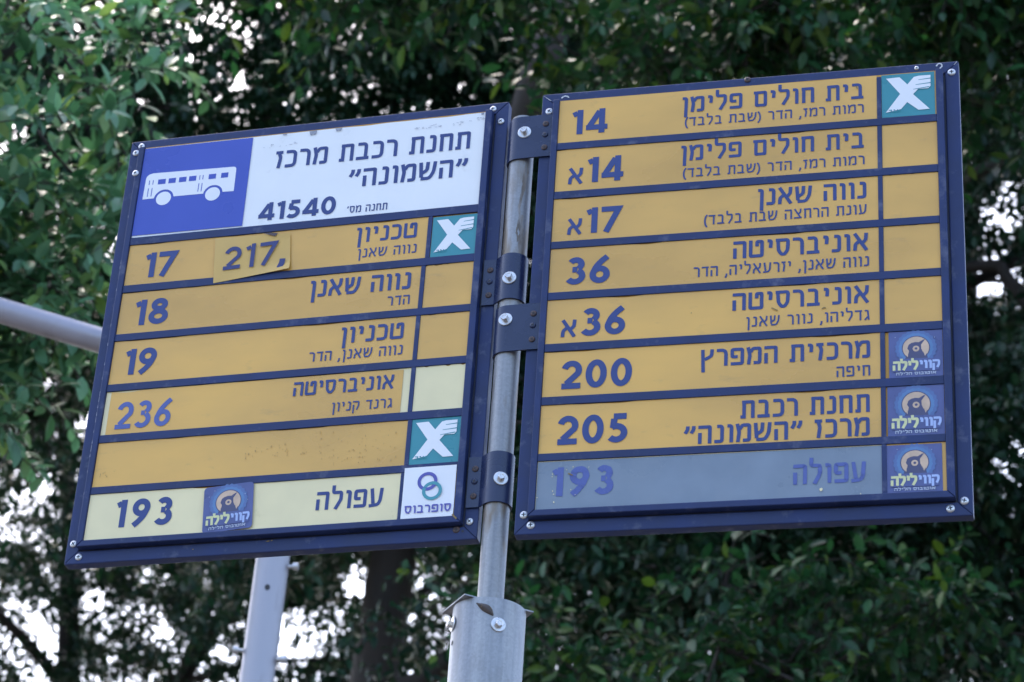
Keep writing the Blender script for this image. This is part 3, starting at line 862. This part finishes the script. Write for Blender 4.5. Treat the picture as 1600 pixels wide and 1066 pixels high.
s1 = strip(LS, -342.6, 114, 245, 203, 'orange', 21, 'ochre strip numbered 17 with a taped paper beside the number')
number(s1, '17', -305, -244.5, 128.5, 54)
words(s1, [('טכניון', 108.5, 225, 161, 32.5)])
words(s1, [('נווה שאנן', 115, 227.5, 128, 19.3)])
winged_logo(LS, 254.5, 114.8, 338.4, 200.5, 'teal winged X tile at the top of the left sign')
s2 = strip(LS, -342.6, 8.6, 239.8, 98.2, 'orange', 22, 'ochre strip numbered 18')
number(s2, '18', -311, -244, 25.4, 54.5)
words(s2, [('נווה שאנן', 30, 222, 52.5, 35)]); words(s2, [('הדר', 181.5, 223.5, 20.3, 19.5)])
strip(LS, 248.4, 8.6, 338.6, 98.2, 'orange', 32, name='blank_tile')
s3 = strip(LS, -342.6, -97.2, 238.6, -6.0, 'orange', 23, 'ochre strip numbered 19')
number(s3, '19', -315, -254, -78.8, 54)
words(s3, [('טכניון', 99.5, 217.5, -50.4, 33)]); words(s3, [('נווה שאנן, הדר', 43.5, 219, -83.3, 19.8)])
strip(LS, 247.2, -97.2, 338.6, -6.0, 'orange', 33, name='blank_tile')
s4b = strip(LS, -342.6, -201.6, 238.6, -112.0, 'cream', 24, 'cream strip showing at both ends of the sheet numbered 236', w=W_STRIP - .0006, name='underlying_strip')
s4 = strip(LS, -333, -200.8, 224.6, -113.0, 'orange', 25, 'ochre sheet numbered 236 laid over a cream strip', w=W_STRIP + .0002, amp=.0026)
number(s4, '236', -317.5, -209, -192, 57, weight=.165, gap=.12, w=T_W + .0004, slant=.04, mat='ink_dull')
words(s4, [('אוניברסיטה', 21, 208.5, -151.5, 28)], w=T_W + .0004); words(s4, [('גרנד קניון', 97, 209.3, -189.4, 18.6)], w=T_W + .0004)
strip(LS, 247.2, -201.0, 338.6, -112.0, 'cream', 34, 'blank cream tile', name='blank_tile')
s5 = strip(LS, -342.6, -306.6, 241.2, -217.2, 'orange', 26, 'blank ochre strip with faint smudges')
sm = []; r_ = random.Random(9)
for (ua, ub, va, vb, n_) in ((80, 225, -296, -226, 60), (-60, 62, -270, -246, 34), (-330, -300, -287, -274, 8)):
    for k in range(n_):
        x = r_.uniform(ua, ub); y = r_.uniform(va, vb)
        a_ = r_.uniform(.3, 1.0); l_ = r_.uniform(.8, 3.6)
        sm.append(([(mm(x - a_), mm(y)), (mm(x), mm(y - l_)), (mm(x + a_), mm(y)), (mm(x), mm(y + l_ * r_.uniform(.5, 1)))], T_W + .0003 + k * .00001))
marks(s5, 'smudge', mottled('faint_smudge', (0.42, 0.25, 0.08), 0.6, 0.2, 80), sm)
winged_logo(LS, 248.6, -305.6, 338.2, -216.6, 'teal winged X tile near the bottom of the left sign')
s6 = strip(LS, -342.6, -411, 237.4, -320.4, 'cream', 27, 'cream strip numbered 193 with a night bus sticker')
number(s6, '193', -287, -180, -389.2, 54, gap=.22)
words(s6, [('עפולה', 87.5, 208.6, -381.5, 35)])
nl_ = night_logo(LS, -120.5, -410.5, -28.5, -321.0, 'dark blue night sticker stuck askew over the strip', w=W_DIV + .0012, rounded=7)
_th = R(4.2); _c = Vector((mm(-74.5), 0, mm(-365.7)))
nl_.rotation_euler = (0, -_th, 0)
nl_.location = _c - Matrix.Rotation(-_th, 3, 'Y') @ _c
# white sticker with two linked rings
sp = strip(LS, 244.2, -410.2, 337.6, -312.6, 'sticker_white', 41, 'white sticker with two linked rings', w=W_DIV + .0008, amp=0, name='logo_sticker', bulge=.0008) if False else None
sp = wavy_strip(mm(244.2), mm(-410.0), mm(337.6), mm(-312.8), W_DIV + .0008, 0, 41, bulge=.0009).build('logo_sticker', M['sticker_white'], LS)
sp['label'] = 'white sticker with two linked rings'
def ring(par, cx, cy, ro, ri, mat, w, a0=0, a1=360, cut=None):
    mb = MB(); n = 44
    for k in range(n):
        t0, t1 = a0 + (a1 - a0) * k / n, a0 + (a1 - a0) * (k + 1) / n
        mb.flat([(mm(cx + ri * math.cos(R(t0))), mm(cy + ri * math.sin(R(t0)))), (mm(cx + ro * math.cos(R(t0))), mm(cy + ro * math.sin(R(t0)))),
                 (mm(cx + ro * math.cos(R(t1))), mm(cy + ro * math.sin(R(t1)))), (mm(cx + ri * math.cos(R(t1))), mm(cy + ri * math.sin(R(t1))))], w)
    return mb.build('ring_emblem', M[mat], par)
_w = W_DIV + .0022
ring(sp, 287.6, -341.8, 17.8, 11.9, 'ring_blue', _w)
ring(sp, 297.2, -360.4, 17.8, 11.9, 'ring_teal', _w + .00015, -205, 95)
ring(sp, 297.2, -360.4, 17.8, 11.9, 'ring_teal', _w - .00015, 95, 155)
mb = MB(); write(mb, 'סופרבוס', mm(250.5), mm(333.5), mm(-401), mm(14.3), _w, HEB, weight=.2, gap=.15); mb.build('lettering', M['ring_blue'], sp)
# paper patch taped over the strip numbered 17
def patch_pt(s, t):
    TL, TR, BR, BL = np.array((-169.3, 199.5)), np.array((-20.5, 194.0)), np.array((-12.7, 115.3)), np.array((-161.5, 100.8))
    p = (1 - t) * ((1 - s) * TL + s * TR) + t * ((1 - s) * BL + s * BR)
    w = .0129 + .0009 * math.sin(5 * s + 1) * math.sin(math.pi * t) + .009 * max(0, t - .72) ** 1.3 * s ** 1.5 * 3.2 + .003 * max(0, .12 - t) / .12 * max(0, s - .55)
    return (mm(p[0]), -w, mm(p[1]))
pm = MB(); pm.grid([[patch_pt(i / 24, j / 16) for i in range(25)] for j in range(17, -1, -1) if j <= 16], 0, True)
pp = pm.build('paper_patch', M['paper'], LS); pp['label'] = 'wrinkled paper patch reading 217, its lower edge lifting'
mb = MB()
write(mb, '217', mm(-146.5), mm(-43.0), mm(124.5), mm(51), .0, NUM, weight=.16, gap=.14)
mb.v = [((x), y - .0150 - .0022 * max(0, (x + .147) / .1) * 0, z + (x + .147) * .055) for x, y, z in mb.v]
write(mb, ',', mm(-35), mm(-25), mm(131.5), mm(50), .0152, NUM, weight=.22)
mb.build('lettering', M['ink_dark'], pp)
tb = MB(); tb.flat([(mm(-74), mm(199)), (mm(-50), mm(190)), (mm(-44), mm(196)), (mm(-60), mm(199.5))], .0152); tb.build('torn_edge', M['rusty'], pp)

for u_, v_, w_ in ((-356.8, 436.9, 0), (-366.4, 422.8, 0), (-353.2, 365.1, W_RAIL), (349.2, 436.2, 0), (366.0, 406.2, 0), (-365.8, -410.7, 0), (-351.8, -437.1, 0), (364.2, -417.0, 0)):
    screw(LS, mm(u_), mm(v_), w_, .0066)
screw(LS, mm(341.6), mm(-430.5), -.0004, .0064, M['rusty'], 'dull dirty screw')
hb = MB(); hb.flat([(mm(353.2 + 2.4 * math.cos(R(k * 24))), mm(-434.2 + 2.4 * math.sin(R(k * 24)))) for k in range(15)], .0006); hb.build('empty_screw_hole', M['recess'], LS)
db = MB()
for q in stroke_quads([(mm(337), mm(-408)), (mm(341), mm(-413)), (mm(345), mm(-417))], .0016): db.flat(q, W_RAIL + .0006)
marks(LS, 'dirt_crumb', M['grime'], [([(mm(x - l_), mm(y - .6)), (mm(x), mm(y - 1.6)), (mm(x + l_), mm(y - .3)), (mm(x + l_ * .3), mm(y + 1.3))], .0006 + .0001 * l_) for x, y, l_ in ((2, -429.5, 4), (-136, -436, 1.4), (9, -428.5, 2))])
db.build('grime_streak', M['grime'], LS)
# worn edge along the left rail
we = []; r_ = random.Random(2)
for k in range(26):
    y = r_.uniform(-330, -110) if k < 18 else r_.uniform(-100, 300)
    we.append(([(mm(-354.4), mm(y)), (mm(-354.4 + r_.uniform(.5, 1.5)), mm(y + 1)), (mm(-354.4 + r_.uniform(.3, 1.2)), mm(y + r_.uniform(2, 7))), (mm(-354.4), mm(y + 8))], W_RAIL + .0003 + .00001 * k))
marks(LS, 'paint_wear', mottled('worn_edge', (0.22, 0.23, 0.30), .5, .2, 60), we)
lift(LS)

RS = make_sign('right bus stop sign with a grey-blue bottom strip and three dark blue moon tiles', (.3919, 3.7663, 3.8929 - .45), -.2557)
TOPS = [420.5, 315.5, 209.2, 103.6, -2.4, -106.8, -212.0, -319.4]
BOTS = [330.2, 224.6, 118.4, 13.0, -91.2, -196.2, -305.4, -411.0]
for k in range(7): divider(RS, -343.0, TOPS[k + 1], 338.8, BOTS[k])
for k in range(8): divider(RS, 234.8, BOTS[k] + .2, 242.8, min(TOPS[k], 424) - .2, W_DIV - .0004)
ROWS = [
 ('14', -317, -251.7, 347.3, 53.5, None, ('בית חולים פלימן', -115.7, 211, 377, 33.5), ('רמות רמז, הדר (שבת בלבד)', -109.7, 211.6, 346.6, 18.8)),
 ('14', -283.5, -218.3, 240.4, 54, (-318.8, -292, 239.5, 34), ('בית חולים פלימן', -115.2, 210.8, 271.4, 33), ('רמות רמז, הדר (שבת בלבד)', -110.2, 212, 236, 19)),
 ('17', -281, -220.2, 132.4, 53.5, (-315.1, -288.8, 131.8, 33), ('נווה שאנן', 24.3, 214, 165, 34.5), ('עונת הרחצה שבת בלבד)', -69.8, 215, 132.6, 20)),
 ('36', -312.6, -233, 27.6, 55.5, None, ('אוניברסיטה', -16.9, 216.5, 58.6, 35), ('נווה שאנן, יזרעאליה, הדר', -85.6, 217.8, 26.2, 20.4)),
 ('36', -280.6, -201.6, -78.4, 55, (-315.9, -289, -78.4, 34), ('אוניברסיטה', -16.3, 217.2, -46.4, 34.4), ('גדליהו, נוור שאנן', 7.7, 218, -80.5, 20)),
 ('200', -310.6, -187.4, -182, 55, None, ('מרכזית המפרץ', -68.3, 217.5, -153.8, 33.5), ('חיפה', 161.4, 217.6, -188.2, 20.5)),
 ('205', -312, -190, -289.8, 55, None, ('תחנת רכבת', .8, 215.7, -257.2, 33.8), ('מרכז ״השמונה״', -93.6, 215.3, -301.3, 34.4)),
]
NAMES = ['ochre strip numbered 14 at the top', 'ochre strip numbered 14 with a Hebrew letter', 'ochre strip numbered 17 with a Hebrew letter', 'ochre strip numbered 36', 'ochre strip numbered 36 with a Hebrew letter',
         'ochre strip numbered 200', 'ochre strip numbered 205 with two large lines']
for k, (num, a, b, v, h, al, big, small) in enumerate(ROWS):
    st = strip(RS, -342.8, BOTS[k] - .4, 234.6, TOPS[k] + (.4 if k else 4), 'orange', 50 + k, NAMES[k], amp=.0026 if k else .001)
    number(st, num, a, b, v, h, small=al, gap=.12 if len(num) == 2 else .14)
    words(st, [big]); words(st, [small])
    if 0 < k < 5: strip(RS, 243, BOTS[k] - .4, 338.6, TOPS[k] + .4, 'orange', 70 + k, name='blank_tile', amp=.0012)
winged_logo(RS, 243.2, 331.5, 336.5, 423.5, 'teal winged X tile at the top of the right sign')
yb = strip(RS, 243, 330, 338.6, 424, 'orange', 71, name='underlying_strip', w=W_STRIP - .0006, amp=0)
night_logo(RS, 249, -196.4, 338.2, -107.5, 'night tile beside the strip numbered 200')
night_logo(RS, 245.5, -306.0, 338.2, -212.6, 'night tile beside the strip numbered 205')
strip(RS, 243, -411.6, 338.6, -319.4, 'orange', 78, 'yellow sheet showing at the edge of the lowest night tile', w=W_STRIP - .0006, name='underlying_strip', amp=0)
night_logo(RS, 242.8, -410.6, 332.4, -322.0, 'night tile beside the grey-blue strip')
st = strip(RS, -342.8, -411.6, 234.6, -317.4, 'cream', 57, name='underlying_strip', w=W_STRIP - .0006, amp=.0006)
fl = strip(RS, -342.0, -409.8, 234.6, -320.8, 'film', 58, 'grey-blue film over the faded strip numbered 193', amp=.0002)
number(fl, '193', -315, -210.5, -387, 54.5, mat='ink_dull', gap=.22, jag=.0004)
words(fl, [('עפולה', 90, 209, -385.5, 36.5)], mat='ink_dull', jag=.0004)
fk = []; r_ = random.Random(8)
for (x, y, s) in ((136, -397, 3.2), (-311, -398, 1.4), (-316, -345, .9), (-314, -377, 1.1), (-292, -338, .9), (-283, -376, .9), (-275, -386, .9), (-254, -335, .8), (200, -408, 1), (-340, -388, 1), (-312, -383, 1), (-316, -350, .9), (-281, -333, .8)):
    fk.append(([(mm(x + s * r_.uniform(.6, 1.2) * math.cos(R(40 * j))), mm(y + s * r_.uniform(.7, 1.4) * math.sin(R(40 * j)))) for j in range(9)], T_W + .0006))
marks(fl, 'paint_flake', M['cream'], fk)
for u_, v_ in ((-364.4, 410.4), (366.4, 425.7), (365.3, -423.8), (342.8, -436.5), (-363.4, -413.7), (-350.7, -433.4)):
    screw(RS, mm(u_), mm(v_), 0, .0072)
screw(RS, mm(305.1), mm(441.0), -.0006, .0042, M['zinc'])
screw(RS, mm(1.3), mm(445.4), .0004, .0058, M['rusty'], 'rusty screw in the top edge')
r_ = random.Random(12)
for pts, hw in (([(340, 441), (343, 447), (349, 446), (350.5, 440), (346, 436)], 1.5), ([(350, 430), (350.6, 424), (350.4, 417)], 1.7), ([(-343, 438), (-338, 442.6), (-332, 441.5), (-329, 438)], 1.6),
                ([(-354.5, 428.5), (-351, 425), (-348.6, 424)], 1.8), ([(-377, 446.5), (-370, 440.5), (-362, 433.5)], .5), ([(371, 441), (376.5, 447.5)], .6)):
    ch = MB()
    for q in stroke_quads([(mm(a), mm(b)) for a, b in fillet(pts, 3)], mm(hw) * .8): ch.flat([(p[0] + r_.uniform(-.0004, .0004), p[1] + r_.uniform(-.0004, .0004)) for p in q], .0007 + r_.uniform(0, .0003))
    ch.build('paint_chip', M['chip'], RS)
for pts in ([(51, -46), (57, -49), (62, -52)], [(137, -54), (141, -51.5), (144, -53)], [(199, 404), (200.5, 398)], [(-88, -46), (-86.5, -46.6)], [(-289, -345), (-281, -349)]):
    dk = MB()
    for q in stroke_quads([(mm(a), mm(b)) for a, b in pts], .0011): dk.flat(q, T_W + .0012)
    dk.build('dirt_crumb', M['grime'], RS)
lift(RS)

# ------------------------------------------------------------------ clamps
AX = np.array((-.006, 3.895)); R_POLE = .0222
def clamp(sign, side, vtop, vbot, zc, bolt_x, label=None):
    yaw = sign.rotation_euler.z
    ex = np.array((math.cos(yaw), math.sin(yaw))); n = np.array((math.sin(yaw), -math.cos(yaw)))
    c = np.array(sign.location[:2])
    t0 = c + ex * side * .3560 + n * .0024
    t1 = c + ex * side * .3790 + n * .0024
    rc = R_POLE + .0024
    # front tangent point from t1 onto the collar
    d = AX - t1; L = np.linalg.norm(d)
    if L > rc + 1e-4:
        base = math.atan2(-d[1], -d[0]); a = math.acos(min(1, rc / L))
        cands = [base + a, base - a]
        th = min(cands, key=lambda q: math.sin(q))          # the one in front (towards -y)
    else: th = math.atan2(n[1], n[0])
    sweep = -side if False else (1 if side < 0 else -1)
    # from the tab round the front to the far side, then to the back
    far = -1 if side < 0 else 1                             # right sign: strap travels to the left
    ths = [th + far * -0 + (-1 if far < 0 else 1) * k * R(9) for k in range(0, 26)]
    if side < 0: ths = [th - k * R(9) for k in range(26)]
    else: ths = [th + k * R(9) for k in range(26)]
    pts = [t0, t0 * .5 + t1 * .5, t1] + [AX + rc * np.array((math.cos(q), math.sin(q))) for q in ths]
    P = [np.array(p) for p in pts]
    off = []
    for k in range(len(P)):
        a = P[k] - P[max(k - 1, 0)]; b = P[min(k + 1, len(P) - 1)] - P[k]
        t = a / (np.linalg.norm(a) + 1e-9) + b / (np.linalg.norm(b) + 1e-9); t /= np.linalg.norm(t)
        off.append(np.array((-t[1], t[0])))
    hw = .0014
    A = [p + o * hw for p, o in zip(P, off)]; B = [p - o * hw for p, o in zip(P, off)]
    z0, z1 = sign.location.z + .45 + mm(vbot), sign.location.z + .45 + mm(vtop)
    def loc(p, z):
        q = np.array(p) - c
        return (float(q @ ex), float(q @ np.array((-ex[1], ex[0]))), z - sign.location.z)
    mb = MB()
    for k in range(len(P) - 1):
        sm = k >= 2
        mb.face([loc(A[k], z0), loc(A[k + 1], z0), loc(A[k + 1], z1), loc(A[k], z1)], 0, sm)
        mb.face([loc(B[k + 1], z0), loc(B[k], z0), loc(B[k], z1), loc(B[k + 1], z1)], 0, sm)
        mb.face([loc(A[k], z1), loc(A[k + 1], z1), loc(B[k + 1], z1), loc(B[k], z1)], 0, False)
        mb.face([loc(A[k + 1], z0), loc(A[k], z0), loc(B[k], z0), loc(B[k + 1], z0)], 0, False)
    for k in (0, -1):
        mb.face([loc(A[k], z0), loc(A[k], z1), loc(B[k], z1), loc(B[k], z0)], 0, False)
    o = mb.build('clamp', M['clamp'], sign)
    bm_ = __import__('bmesh').new(); bm_.from_mesh(o.data)
    __import__('bmesh').ops.remove_doubles(bm_, verts=bm_.verts, dist=1e-6)
    __import__('bmesh').ops.recalc_face_normals(bm_, faces=bm_.faces)
    bm_.to_mesh(o.data); bm_.free()
    for p in o.data.polygons: p.use_smooth = True
    o.data.set_sharp_from_angle(angle=R(35))
    # bolt in the middle of the collar
    ro = rc + hw + .0002
    s = (bolt_x - AX[0]) / ro; ang = math.asin(max(-.9, min(.9, s)))
    bp = AX + ro * np.array((math.sin(ang), -math.cos(ang)))
    brz = ang
    if side < 0 and ang > yaw:                              # beyond the tangent the strap runs flat towards its sign
        q0 = AX + ro * n
        bp = q0 + ex * ((bolt_x - q0[0]) / ex[0]); brz = yaw
    wa, he = bolt_mbs()
    wo = wa.build('washer', M['zinc'], o); ho = he.build('bolt', M['brass_zinc'], o)
    for q in (wo, ho):
        q.location = loc(bp, zc); q.rotation_euler = (0, 0, brz - yaw)
    # two rusty screws and a dark rivet on the tab
    vm = (vtop + vbot) / 2
    for dv, rr in ((25, .0058), (1, .0056), (-27, .0058)):
        so = screw_mb(rr, .0026).build('screw', [M['rusty'] if dv != 1 else M['clamp'], M['recess']], o)
        so.location = (side * .3685, -.0040, .45 + mm(vm + dv))
    return o
clamp(RS, -1, 402, 310, 4.2595, -.0035)
clamp(RS, -1, -1.3, -94.6, 3.8624, -.0139)
clamp(LS, 1, 102, 8, 3.948, -.0123)
clamp(LS, 1, -296, -392, 3.550, -.0028)

# ------------------------------------------------------------------ the pole both signs hang on
PO = empty('sign_pole', (AX[0], AX[1], 0))
tag(PO, 'galvanised pole between the two signs, set in a wider pipe sleeve', 'pole')
def cyl(mb, r, z0, z1, n=48, cap0=True, cap1=True):
    rows = [[(r * math.cos(2 * math.pi * k / n), r * math.sin(2 * math.pi * k / n), z) for k in range(n)] for z in np.linspace(z0, z1, 24)]
    mb.grid(rows, 0, True, True)
    if cap0: mb.face(rows[0][::-1])
    if cap1: mb.face(rows[-1])
mb = MB(); cyl(mb, R_POLE, 2.6, 4.302); mb.build('pole', M['pole'], PO)
r_ = random.Random(31)
for (a0, zt, zb, wd, dr) in ((.42, 4.196, 4.105, .30, -.20), (.62, 4.196, 4.150, .22, -.12), (.20, 4.125, 4.060, .20, -.10), (.38, 4.085, 4.012, .42, .0), (.06, 4.070, 4.025, .16, .05)):
    m_ = MB(); rows = []
    for j in range(17):
        t = j / 16
        hw_ = wd * .5 * math.sin(math.pi * min(.99, max(.02, t * .96 + .02))) ** .5 * (1 + .35 * r_.uniform(-1, 1))
        ac = a0 + dr * t + .06 * math.sin(9 * t + a0 * 7)
        rows.append([((R_POLE + .0003 + .0001 * a0) * math.sin(ac + hw_ * s), -(R_POLE + .0003 + .0001 * a0) * math.cos(ac + hw_ * s), zt + (zb - zt) * t) for s in (-1, -.5, 0, .5, 1)])
    m_.grid(rows, 0, True)
    m_.build('glue_residue', M['residue'], PO)
mb = MB(); n = 56; ZT = 3.315
prof = [(.061, 0.0), (.061, 1.0), (.061, 2.0), (.061, 2.6), (.061, 3.0), (.061, ZT), (.0575, ZT), (.0575, 3.2)]
mb.grid([[(r * math.cos(2 * math.pi * k / n), r * math.sin(2 * math.pi * k / n), z) for k in range(n)] for r, z in prof], 0, True, True)
so = mb.build('sleeve', M['sleeve'], PO); so.data.set_sharp_from_angle(angle=R(40))
# welded square plate on the sleeve, slightly turned
mb = MB()
pa, pb = np.array((-.0486, 3.834)) - AX, np.array((.0669, 3.886)) - AX
e1 = (pb - pa); e2 = np.array((-e1[1], e1[0])) * .70
cor = [pa, pa + e1, pa + e1 + e2, pa + e2]
z0 = ZT + .0006
mb.face([(*p, z0 + .0022) for p in cor]); mb.face([(*p, z0) for p in cor[::-1]])
for k in range(4):
    a, b = cor[k], cor[(k + 1) % 4]
    mb.face([(*a, z0), (*b, z0), (*b, z0 + .0022), (*a, z0 + .0022)])
mb.build('cap_plate', M['sleeve'], PO)
for bx, bz in ((.0095, 3.2674), (-.0609, 3.281)):
    ang = math.asin(max(-1, min(1, (bx - AX[0]) / .0612))) if bx > -.05 else R(-74)
    wa, he = bolt_mbs(.0125, .0066, .010)
    for q in (wa.build('washer', M['zinc'], PO), he.build('bolt', M['brass_zinc'], PO)):
        q.location = (.0611 * math.sin(ang), -.0611 * math.cos(ang), bz); q.rotation_euler = (0, 0, ang)
mb = MB()
ang = R(-70); ca, sa = math.sin(ang), -math.cos(ang)
mb.face([(.0614 * ca + .0035 * math.cos(R(k * 24)) * math.cos(ang), .0614 * sa + .0035 * math.cos(R(k * 24)) * math.sin(ang), 3.246 + .0045 * math.sin(R(k * 24))) for k in range(15)])
mb.build('drilled_hole', M['recess'], PO)
# curled dead leaf caught at the top of the sleeve
mb = MB()
rows = []
P0, P1 = (-.0225, 3.3015), (.0065, 3.2815)
for j in range(11):
    t = j / 10
    x = P0[0] + (P1[0] - P0[0]) * t; z = P0[1] + (P1[1] - P0[1]) * t
    up = .0085 * math.sin(math.pi * min(.985, t ** 1.5 + .02)) ** .7; dn = .0016 * math.sin(math.pi * min(.98, t + .03))
    rows.append([(x + up * s * .5, -(.0615 + .0055 * (1 - abs(s - .3)) * math.sin(math.pi * t) + .001), z + (up if s > 0 else dn) * s) for s in (-1, -.4, 0, .35, .7, 1)])
mb.grid(rows, 0, True)
DL = mb.build('dead_leaf', M['leaf_dead']); DL.location = (AX[0], AX[1], 0)
for v in DL.data.vertices: v.co.z -= 3.29
DL.location.z = 3.29
tag(DL, 'small curled brown leaf caught at the top of the pipe sleeve', 'leaf')

# ------------------------------------------------------------------ leaning post with an arm, behind the left sign
BP = empty('lamp_post', (-.737, 7.0, 0))
tag(BP, 'pale grey leaning post with a slanting arm behind the left sign', 'post')
o0 = np.array((-.737, 7.0, 0))
top = np.array((-.662, 7.0, 5.45)) - o0
mb = MB(); mb.tube([top * t for t in np.linspace(0, 1, 14)], .0505, 32); mb.build('post', M['post_paint'], BP)
d_ = (np.array((-1.304, 7.0, 5.518)) - np.array((-1.619, 7.0, 5.598))); d_ /= np.linalg.norm(d_)
j_ = np.array((-1.304, 7.0, 5.518)) + d_ * .62
mb = MB(); mb.tube([j_ - o0 + (-d_) * t for t in np.linspace(0, 3.2, 16)], .040, 28); mb.build('arm', M['arm_paint'], BP)
def knob(p, dirx, r=.012, l=.03):
    mb = MB(); mb.tube([p, p + np.array((dirx * l * .55, -.004, 0))], .006, 10); mb.tube([p + np.array((dirx * l * .5, -.004, 0)), p + np.array((dirx * l, -.006, 0))], r, 8); mb.build('bolt', M['zinc'], BP)
u_ = top / np.linalg.norm(top)
for h_, sx in ((4.50, -1), (4.48, 1), (4.78, 1)):
    knob(u_ * h_ + np.array((sx * .05, -.01, 0)), sx)
mb = MB(); pc = u_ * 4.69
mb.face([(pc[0] + .0 + .008 * math.cos(R(k * 24)), pc[1] - .0506, pc[2] + .010 * math.sin(R(k * 24))) for k in range(15)]); mb.build('drilled_hole', M['recess'], BP)
